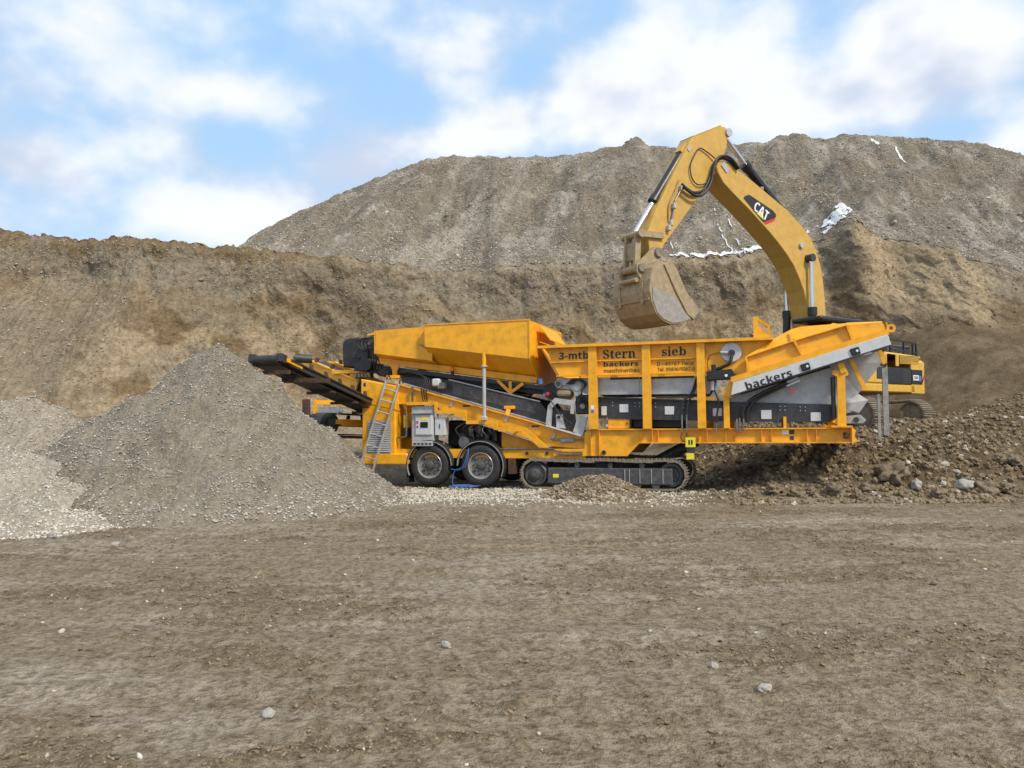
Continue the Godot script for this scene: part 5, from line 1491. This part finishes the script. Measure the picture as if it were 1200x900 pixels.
	for k in 3:
		var z := 0.12 - k * 0.1
		part("pipe", sh().tube([Vector3(-4.2, 7.56, z), Vector3(-2.9, 7.0, z), Vector3(-1.48, 6.28, z), Vector3(-0.86, 5.58, z), Vector3(-0.52, 4.65, z), Vector3(-0.44, 3.4, z)], 0.035, 7, 4), K if k else D, boom)
	for q: Array in [[-3.2, 7.1], [-2.3, 6.72], [-1.35, 6.12], [-0.85, 5.5], [-0.6, 4.8], [-0.5, 4.0]]:
		part("pipe_clamp", sh().cbox(q[0] - 0.06, q[0] + 0.06, q[1] - 0.05, q[1] + 0.05, -0.15, 0.32), D, boom)
	part("logo_plate", sh().prism(v2([-4.02, 6.69, -3.95, 6.76, -3.80, 6.82, -3.70, 6.80, -2.80, 6.50, -2.69, 6.42, -2.66, 6.36, -2.70, 6.30, -3.19, 6.10, -3.27, 6.13]), 0.3305, 0.334), m_("black_print"), boom)
	part("logo_stripe", sh().prism(v2([-3.20, 6.095, -2.70, 6.295, -2.72, 6.22, -2.82, 6.16, -3.14, 6.03]), 0.3305, 0.334), m_("red"), boom)
	part("logo_triangle", sh().prism(v2([-3.50, 6.33, -3.20, 6.17, -3.24, 6.36]), 0.3342, 0.337), m_("sign_yellow"), boom)
	lettering("CAT", 0.30, 0.60, Vector3(-3.30, 6.41, 0.339), m_("white"), boom, false, deg_to_rad(-27.0), 900)
	part("boom_lamp", sh().cyl(Vector3(-1.62, 5.6, 0.33), Vector3(-1.62, 5.6, 0.40), 0.085), m_("galvanised"), boom)
	part("pin_plate", sh().bar(Vector3(-4.83, 7.55, 0.34), Vector3(-4.63, 7.36, 0.34), 0.16, 0.03), m_("galvanised"), boom)
	for s in [-1.0, 1.0]:
		var zz: float = 0.47 * s
		var bc := Node3D.new()
		bc.name = "boom_cylinder"
		E.add_child(bc, true)
		part("rod", sh().cyl(Vector3(-1.33, 5.2, zz), Vector3(-1.31, 3.6, zz), 0.06), m_("chrome"), bc)
		part("barrel", sh().cyl(Vector3(-1.31, 3.68, zz), Vector3(-1.40, 1.9, zz), 0.115), K, bc)
		part("gland", sh().cyl(Vector3(-1.31, 3.74, zz), Vector3(-1.31, 3.5, zz), 0.14), K, bc)
		part("pin_eye", sh().cyl(Vector3(-1.33, 5.23, 0.335 * s), Vector3(-1.33, 5.23, 0.56 * s), 0.12), m_("dark_grey"), bc)
	# stick
	var so := v2([-4.80, 8.66, -4.60, 8.66, -4.52, 8.55, -4.56, 8.11, -4.72, 7.75, -5.00, 7.30, -5.30, 6.92, -5.76, 6.39, -6.94, 5.02, -7.15, 4.66, -7.34, 4.62, -7.44, 4.80, -7.50, 5.31, -7.14, 6.06, -6.68, 6.82, -6.20, 7.61, -5.88, 8.14])
	var stick := part("stick", sh().prism(so, -0.25, 0.25, 0.015), C, E)
	part("top_edge", sh().bar(Vector3(-5.86, 8.16, 0.0), Vector3(-4.78, 8.68, 0.0), 0.03, 0.5), C, stick)
	part("cylinder_bracket", sh().prism(v2([-6.2, 7.75, -6.0, 8.0, -5.85, 8.02, -5.8, 7.75, -5.98, 7.60]), -0.12, 0.12), C, stick)
	part("pin_plate", sh().bar(Vector3(-6.05, 7.74, 0.26), Vector3(-5.93, 7.84, 0.26), 0.1, 0.02), m_("galvanised"), stick)
	part("valve_pipe", sh().tube([Vector3(-6.3, 6.72, 0.3), Vector3(-6.45, 6.45, 0.3), Vector3(-6.6, 6.2, 0.3), Vector3(-6.66, 5.9, 0.3), Vector3(-6.74, 5.6, 0.3)], 0.025, 7, 4), m_("steel"), stick)
	part("valve_pipe", sh().tube([Vector3(-6.42, 6.85, 0.29), Vector3(-6.60, 6.45, 0.29), Vector3(-6.78, 6.1, 0.29), Vector3(-6.8, 5.7, 0.29)], 0.02, 7, 4), D, stick)
	for q: Array in [[-6.36, 6.62], [-6.63, 6.1], [-6.74, 5.62], [-6.82, 5.48]]:
		part("valve", sh().cbox(q[0] - 0.05, q[0] + 0.05, q[1] - 0.08, q[1] + 0.08, 0.25, 0.37, 0.02), m_("galvanised"), stick)
	for k in 2:
		var z := 0.42 - k * 0.07
		part("hose", sh().tube([Vector3(-4.27, 7.48, z), Vector3(-4.57, 7.71 - 0.05 * k, z), Vector3(-4.87, 7.74 - 0.05 * k, z), Vector3(-5.14, 7.59 - 0.06 * k, z), Vector3(-5.27, 7.25, z), Vector3(-5.38 - 0.05 * k, 6.88, z), Vector3(-5.64, 6.55 + 0.1 * k, z), Vector3(-5.95, 6.46 + 0.1 * k, z), Vector3(-6.23, 6.56 + 0.08 * k, z), Vector3(-6.38, 6.64 + 0.08 * k, z)], 0.04, 8, 4), m_("hose"), stick)
	part("hose", sh().tube([Vector3(-5.1, 7.66, 0.32), Vector3(-5.4, 7.8, 0.3), Vector3(-5.67, 7.85, 0.29), Vector3(-5.92, 7.5, 0.29), Vector3(-6.02, 7.22, 0.3), Vector3(-5.93, 6.93, 0.3), Vector3(-5.71, 6.82, 0.31), Vector3(-5.42, 6.94, 0.33), Vector3(-5.25, 7.28, 0.34)], 0.018, 7, 4), m_("hose"), stick)
	var bk := Node3D.new()
	bk.name = "bucket_cylinder"
	E.add_child(bk)
	part("barrel", sh().cyl(Vector3(-5.98, 7.82, 0), Vector3(-7.08, 6.24, 0), 0.125), K, bk)
	part("gland", sh().cyl(Vector3(-7.0, 6.36, 0), Vector3(-7.10, 6.21, 0), 0.15), K, bk)
	part("rod", sh().cyl(Vector3(-7.05, 6.28, 0), Vector3(-7.72, 5.3, 0), 0.07), m_("chrome"), bk)
	var sc := Node3D.new()
	sc.name = "stick_cylinder"
	E.add_child(sc)
	part("rod", sh().cyl(Vector3(-4.42, 8.52, 0), Vector3(-3.5, 7.76, 0), 0.07), m_("chrome"), sc)
	part("rod_eye", sh().cyl(Vector3(-4.5, 8.52, -0.3), Vector3(-4.5, 8.52, 0.3), 0.12), m_("galvanised"), sc)
	part("barrel", sh().cyl(Vector3(-3.56, 7.80, 0), Vector3(-2.05, 6.66, 0), 0.13), K, sc)
	part("gland", sh().cyl(Vector3(-3.60, 7.84, 0), Vector3(-3.44, 7.72, 0), 0.16), K, sc)
	part("feed_pipe", sh().tube([Vector3(-3.4, 7.55, 0.14), Vector3(-2.6, 6.95, 0.14), Vector3(-2.1, 6.6, 0.16), Vector3(-1.9, 6.5, 0.1)], 0.025, 7, 4), K, sc)
	# bucket linkage
	var L := Node3D.new()
	L.name = "bucket_linkage"
	E.add_child(L)
	for s in [-1.0, 1.0]:
		part("idler_link", sh().bar(Vector3(-7.0, 5.25, 0.30 * s), Vector3(-7.80, 5.22, 0.30 * s), 0.16, 0.06), D, L)
		part("bucket_link", sh().bar(Vector3(-7.80, 5.22, 0.2 * s), Vector3(-7.86, 4.22, 0.2 * s), 0.18, 0.08), D, L)
		part("pin_cap", sh().cyl(Vector3(-7.8, 5.22, 0.33 * s), Vector3(-7.8, 5.22, 0.38 * s), 0.11), D, L)
	part("pin", sh().cyl(Vector3(-7.80, 5.22, -0.33), Vector3(-7.80, 5.22, 0.33), 0.09), D, L)
	part("pin", sh().cyl(Vector3(-7.86, 4.30, -0.33), Vector3(-7.86, 4.30, 0.33), 0.10), D, L)
	part("link_web", sh().box(-7.88, -7.78, 4.55, 5.0, -0.16, 0.16), D, L)
	# bucket
	var B := Node3D.new()
	B.name = "bucket"
	E.add_child(B)
	var line := [[-7.30, 4.42], [-7.58, 4.42], [-7.76, 4.25], [-7.85, 3.95], [-7.87, 3.65], [-7.80, 3.35], [-7.66, 3.10], [-7.45, 2.94], [-7.18, 2.86], [-6.85, 2.89], [-6.35, 3.06]]
	var shell := sh()
	for i in line.size() - 1:
		var a := Vector3(line[i][0], line[i][1], 0)
		var b := Vector3(line[i + 1][0], line[i + 1][1], 0)
		shell.bar(a, b + (b - a).normalized() * 0.012, 0.045, 1.46)
	part("shell", shell, D, B)
	var side := v2([-7.30, 4.40, -7.58, 4.42, -7.76, 4.25, -7.86, 3.95, -7.88, 3.65, -7.81, 3.34, -7.67, 3.08, -7.45, 2.92, -7.18, 2.835, -6.85, 2.87, -6.40, 3.02, -6.30, 3.18, -6.80, 3.72])
	for s in [-1.0, 1.0]:
		part("side_plate", sh().prism(side, 0.731 * s - 0.02, 0.731 * s + 0.02), D, B)
		part("side_cutter", sh().prism(v2([-7.42, 4.36, -7.22, 4.50, -6.98, 4.28, -6.66, 3.72, -6.20, 3.25, -6.42, 3.0, -6.62, 3.12, -7.02, 3.68]), 0.751 * s - (0.04 if s < 0 else 0.0), 0.751 * s + (0.04 if s > 0 else 0.0), 0.01 if s > 0 else 0.0), D, B)
		part("wear_plate", sh().prism(v2([-7.80, 3.75, -7.79, 3.4, -7.64, 3.10, -7.43, 2.95, -7.16, 2.87, -6.85, 2.90, -6.50, 3.02, -6.72, 3.20, -6.98, 3.5, -7.2, 3.62, -7.5, 3.66]), 0.7515 * s - (0.02 if s < 0 else 0.0), 0.7515 * s + (0.02 if s > 0 else 0.0)), m_("worn_grey"), B)
		part("ear", sh().prism(v2([-7.10, 4.78, -7.24, 4.92, -7.40, 4.90, -7.98, 4.38, -7.98, 4.20, -7.85, 4.0, -7.85, 3.6, -7.70, 3.6, -7.60, 4.25, -7.30, 4.40]), 0.34 * s - 0.035, 0.34 * s + 0.035), D, B)
		part("pin_boss", sh().cyl(Vector3(-7.27, 4.76, 0.376 * s), Vector3(-7.27, 4.76, 0.44 * s), 0.12), m_("dusty_steel"), B)
		part("pin_boss", sh().cyl(Vector3(-7.84, 4.30, 0.376 * s), Vector3(-7.84, 4.30, 0.44 * s), 0.11), m_("dusty_steel"), B)
		part("rib", sh().bar(Vector3(-7.88, 3.9, 0.45 * s), Vector3(-7.84, 3.35, 0.45 * s), 0.1, 0.1), D, B)
	part("cross_tube", sh().cyl(Vector3(-7.96, 3.98, -0.34), Vector3(-7.96, 3.98, 0.34), 0.06), D, B)
	part("wear_strip", sh().bar(Vector3(-7.885, 3.48, 0), Vector3(-7.87, 3.42, 0), 0.03, 1.44), D, B)
	part("lip", sh().bar(Vector3(-6.5, 3.0, 0), Vector3(-6.2, 3.13, 0), 0.06, 1.5), m_("steel"), B)
	for i in 5:
		var z := -0.6 + i * 0.3
		part("tooth", sh().hexa_tooth(z), m_("steel"), B)
	var soil := thing("soil_load", "brown soil spilling out of the raised excavator bucket", "soil", digger_at * Transform3D(Basis(), Vector3(-7.0, 3.42, 0.0)))
	var lump := stone_mesh(21, 3, 0.45, 1.0)
	var em := worn("clod_soil", lin(0.25, 0.195, 0.13), 0.95, 0.0, [[0.0, 0.6], [0.5, 0.85], [1.0, 1.0]], 1.5)
	put("lump", lump, em, soil, Transform3D(Basis.from_scale(Vector3(1.25, 0.85, 1.55)), Vector3(0.05, 0.0, 0.0)))
	put("lump", lump, em, soil, Transform3D(Basis(Vector3.UP, 1.0) * Basis.from_scale(Vector3(0.7, 0.35, 0.6)), Vector3(0.45, 0.02, 0.35)))

# ------------------------------------------------------------------ loose stones, clods, snow
func make_litter() -> void:
	var r := RandomNumberGenerator.new()
	r.seed = 9
	var m: StandardMaterial3D = mats["stone_tint"]
	var n := noise("gc", 0, 1.0)
	var rut := noise("g_rut", 0, 1.0)
	var at := PackedVector3Array()
	var size := PackedFloat32Array()
	var tint := PackedColorArray()
	# crumbs of mud on the yard
	while at.size() < 20000:
		var d := 2.6 + 14.0 * pow(r.randf(), 1.6)
		var x := r.randf_range(-1.0, 1.0) * (d * 0.75 + 1.0)
		if crumble(x, -d) < r.randf_range(0.3, 1.3):
			continue
		var s := 0.005 + 0.020 * pow(r.randf(), 3.0) * (1.0 + 0.05 * d)
		at.append(Vector3(x, ground_height(x, -d) + s * 0.1, -d))
		size.append(s)
		tint.append(Color(0.15, 0.113, 0.07).lerp(Color(0.27, 0.215, 0.145), r.randf()))
	scatter("mud_crumbs", "crumbs of brown mud scattered over the yard", "mud", stone_mesh(31, 1, 0.5, 0.7), m, at, size, tint, self, 1)
	# small pale pebbles on the yard
	at = PackedVector3Array(); size = PackedFloat32Array(); tint = PackedColorArray()
	while at.size() < 380:
		var d := 3.0 + 13.0 * pow(r.randf(), 0.8)
		var x := r.randf_range(-1.0, 1.0) * (d * 0.75 + 1.0)
		var k := n.get_noise_2d(x * 0.35 + 77.0, -d * 2.6)
		if k + r.randf_range(-0.5, 0.35) < 0.12 and r.randf() > 0.015:
			continue
		var s := 0.01 + 0.035 * pow(r.randf(), 3.0)
		at.append(Vector3(x, ground_height(x, -d) + s * 0.15, -d))
		size.append(s)
		tint.append(Color(0.34, 0.31, 0.26).lerp(Color(0.6, 0.58, 0.54), r.randf()))
	scatter("pebbles", "small pale pebbles lying about the muddy yard", "pebbles", stone_mesh(33, 1, 0.25, 0.8), m, at, size, tint, self, 2)
	# crushed stone round the plant
	at = PackedVector3Array(); size = PackedFloat32Array(); tint = PackedColorArray()
	while at.size() < 9000:
		var x := r.randf_range(-5.2, 5.2)
		var d := r.randf_range(14.6, 19.6)
		var q := Vector2((x + 0.6) / 5.0, (d - 17.2) / 2.2).length() + 0.45 * n.get_noise_2d(x * 2.0 + 20.0, -d * 3.0)
		if q > 0.9 + r.randf_range(-0.35, 0.2) or heap_height(3, x, -d) > 0.02:
			continue
		var s := 0.015 + 0.055 * pow(r.randf(), 2.6)
		at.append(Vector3(x, ground_height(x, -d) + s * 0.15, -d))
		size.append(s)
		tint.append(Color(0.33, 0.3, 0.24).lerp(Color(0.55, 0.525, 0.465), r.randf()))
	scatter("crushed_stone", "whitish crushed stone strewn under and before the plant", "crushed stone", stone_mesh(35, 1, 0.3, 0.8), m, at, size, tint, self, 3)
	# dug earth of the bank
	at = PackedVector3Array(); size = PackedFloat32Array(); tint = PackedColorArray()
	while at.size() < 32000:
		var x := r.randf_range(4.2, 21.0)
		var d := 15.4 + 8.5 * pow(r.randf(), 1.8)
		var b := bank_height(x, -d)
		if b < 0.04 and r.randf() > 0.25:
			continue
		var s := 0.016 + 0.13 * pow(r.randf(), 5.0)
		at.append(Vector3(x, ground_height(x, -d) + s * 0.12, -d))
		size.append(s)
		var w := r.randf()
		tint.append(Color(0.16, 0.12, 0.074).lerp(Color(0.27, 0.215, 0.145), r.randf()) if w < 0.94 else Color(0.36, 0.33, 0.27).lerp(Color(0.50, 0.47, 0.42), r.randf()))
	scatter("rubble", "dug brown clods and stones covering the bank at right", "rubble", stone_mesh(37, 2, 0.5, 0.85), m, at, size, tint, self, 4)
	# clods on the slope at the right end of the cut face
	at = PackedVector3Array(); size = PackedFloat32Array(); tint = PackedColorArray()
	while at.size() < 4000:
		var u := r.randf_range(0.655, 0.86)
		var v := r.randf_range(0.0, 0.6)
		var p := on_grid(cliff_pos, cliff_cols, 92, u, v)
		if n.get_noise_2d(p.x * 1.2, p.y * 1.6) + r.randf_range(-0.4, 0.5) < 0.35 * v:
			continue
		var s := 0.03 + 0.1 * pow(r.randf(), 4.0)
		at.append(p)
		size.append(s)
		tint.append(Color(0.175, 0.132, 0.082).lerp(Color(0.31, 0.25, 0.175), r.randf()))
	scatter("slope_clods", "brown clods lying on the earth slope behind the excavator", "clods", stone_mesh(38, 1, 0.45, 0.85), m, at, size, tint, self, 6)
	# stones and clods that can be told apart
	var stone := worn("pale_stone", lin(0.46, 0.44, 0.39), 0.85, 0.0, [[0.0, 0.6], [0.5, 0.85], [1.0, 1.0]], 2.5)
	var clod: StandardMaterial3D = mats["clod_soil"]
	var shapes := []
	for i in 5:
		shapes.append(stone_mesh(50 + i, 3, 0.2, 0.7))
	var lumps := []
	for i in 5:
		lumps.append(stone_mesh(60 + i, 3, 0.4, 0.8))
	var k := 0
	for q: Array in [[9.17, -17.14, 0.24, "small pale stone high on the rubble bank"], [8.32, -16.64, 0.37, "large pale boulder in the middle of the rubble bank"], [9.13, -16.31, 0.35, "large pale boulder at the foot of the rubble bank"], [9.29, -16.87, 0.18, "small pale stone just above the pale boulder at the bank's foot"]]:
		place_stone("stone", q[3], "stone", shapes[k % 5], stone, q, k, "pale stones on the rubble bank")
		k += 1
	for q: Array in [[7.88, -16.76, 0.59], [5.44, -16.77, 0.32], [6.56, -16.45, 0.38], [9.49, -16.17, 0.43], [9.99, -16.36, 0.28], [7.28, -16.56, 0.28], [4.71, -18.67, 0.22], [4.95, -16.75, 0.23], [5.82, -16.45, 0.3], [6.93, -16.21, 0.26], [8.47, -16.05, 0.26], [10.65, -17.06, 0.29], [6.47, -17.0, 0.22], [7.86, -16.19, 0.24], [6.1, -16.51, 0.25], [7.8, -17.15, 0.22], [9.34, -16.73, 0.25], [9.82, -16.89, 0.23], [8.74, -16.95, 0.22], [10.52, -17.43, 0.26], [7.37, -17.01, 0.2], [9.91, -17.33, 0.22]]:
		var biggest: bool = q[2] > 0.5
		place_stone("clod", "biggest brown earth clod on the rubble bank" if biggest else "brown earth clod lying along the foot of the rubble bank", "clod", lumps[k % 5], clod, q, k, "" if biggest else "brown clods on the rubble bank")
		k += 1
	for q: Array in [[-0.46, -5.66, 0.085, "grey stone in the near yard, left of the middle"], [-2.21, -4.36, 0.06, "round grey stone in the near yard, leftmost"], [-1.28, -4.3, 0.075, "muddy stone half sunk in the near yard at left"], [1.44, -4.66, 0.085, "pinkish stone among crumbs in the near yard, right of the middle"], [0.15, -8.12, 0.10, "pale stone in the yard in front of the crawler track"], [-6.12, -10.77, 0.16, "pale stone at the left edge below the whitish heap"], [1.28, -5.16, 0.06, "small pale stone in the near yard, beyond the pinkish stone"], [3.94, -7.58, 0.07, "small white stone alone in the yard at right"], [-4.99, -10.19, 0.11, "pale stone just right of the stone at the left edge"]]:
		place_stone("stone", q[3], "stone", shapes[k % 5], stone if k % 3 else worn("brown_stone", lin(0.30, 0.25, 0.2), 0.85, 0.0, [[0.0, 0.65], [1.0, 1.0]], 3.0), q, k, "stones in the yard")
		k += 1

func place_stone(called: String, label: String, category: String, mesh: Mesh, m: Material, q: Array, k: int, group: String) -> void:
	var s: float = q[2]
	var o := put(called, mesh, m)
	o.transform = Transform3D(Basis.from_euler(Vector3(0.3 * sin(k * 2.1), k * 1.3, 0.25 * cos(k * 1.7))) * Basis.from_scale(Vector3(s, s * 0.95, s)), Vector3(q[0], ground_height(q[0], q[1]) + s * 0.24, q[1]))
	tag(o, label, category, group)

func make_snow() -> void:
	var n := noise("heap", 0, 1.0)
	var s := Shape.new()
	# patches: middle along the hill, how far up it, half length, half width up the slope, tilt
	for q: Array in [[8.6, 0.010, 1.8, 0.008, 0.0], [10.4, 0.02, 1.0, 0.014, 0.008], [11.6, 0.036, 0.8, 0.014, 0.016], [12.8, 0.05, 0.6, 0.012, 0.012], [14.2, 0.062, 0.75, 0.034, 0.03], [20.4, 0.85, 0.2, 0.045, 0.04], [20.9, 0.74, 0.14, 0.03, 0.05], [9.4, 0.1, 0.12, 0.04, 0.2], [9.9, 0.08, 0.1, 0.03, 0.2], [7.0, 0.2, 0.07, 0.03, 0.2]]:
		for iy in 129 * 3:
			var iys := iy / 3.0
			var t0 := iys / 129.0
			if absf(t0 - q[1]) > 1.3 * q[3] + absf(q[4]) + 0.01:
				continue
			for ix in (hill_cols - 1) * 3:
				var ixs := ix / 3.0
				var x0 := -36.0 + 76.0 * ixs / (hill_cols - 1)
				var u: float = (x0 - q[0]) / q[2]
				var v: float = (t0 - q[1] - u * q[4]) / maxf(q[3], 0.008)
				if absf(u) > 1.2 or u * u + v * v + 1.0 * n.get_noise_2d(x0 * 1.6, t0 * 30.0) > 0.8:
					continue
				var p := []
				for c: Array in [[0, 0], [1, 0], [1, 1], [0, 1]]:
					p.append(on_grid(hill_pos, hill_cols, 130, clampf((ixs + c[0] / 3.0) / (hill_cols - 1.001), 0.0, 1.0), clampf((iys + c[1] / 3.0) / 129.001, 0.0, 1.0)) + Vector3(0, 0.035, 0.03))
				s.quad(p[0], p[1], p[2], p[3], Vector3(0, 1, 0.5))
	var m := worn("snow", lin(0.80, 0.82, 0.85), 0.7, 0.0, [[0.0, 0.8], [1.0, 1.0]], 0.8)
	tag(part("snow", s, m), "white snow remnants along the ledge and gullies of the hill", "snow", "", "stuff")

func _ready() -> void:
	make_view()
	make_ground()
	make_cliff()
	make_hill()
	make_face_stones()
	make_snow()
	make_heap(0, "gravel_heap", "tall grey gravel heap below the end of the conveyor", Rect2(-12.0, -21.5, 11.5, 11.3), 0.06, Color(0.303, 0.276, 0.232), Color(0.358, 0.333, 0.289), 50000, 0.010, 0.042, Color(0.279, 0.256, 0.214), Color(0.400, 0.372, 0.325), Color(0.559, 0.535, 0.493))
	make_heap(1, "gravel_heap", "pale gravel heap at the left edge, behind the tall heap", Rect2(-16.5, -21.5, 9.0, 7.5), 0.08, Color(0.496, 0.466, 0.407), Color(0.416, 0.382, 0.323), 16000, 0.015, 0.06, Color(0.327, 0.298, 0.247), Color(0.456, 0.426, 0.377), Color(0.595, 0.580, 0.546))
	make_heap(2, "gravel_heap", "low whitish gravel heap at the left edge, nearest the camera", Rect2(-12.5, -15.5, 8.8, 5.0), 0.06, Color(0.555, 0.526, 0.471), Color(0.477, 0.447, 0.392), 22000, 0.010, 0.04, Color(0.456, 0.426, 0.367), Color(0.595, 0.565, 0.511), Color(0.675, 0.654, 0.614))
	make_heap(3, "earth_mound", "small brown earth mound in front of the crawler track", Rect2(0.0, -18.2, 3.5, 3.2), 0.04, Color(0.19, 0.145, 0.092), Color(0.25, 0.2, 0.135), 5000, 0.012, 0.07, Color(0.165, 0.125, 0.08), Color(0.26, 0.208, 0.142), Color(0.36, 0.32, 0.26))
	make_plant()
	make_ladder()
	make_rope()
	make_digger()
	make_litter()
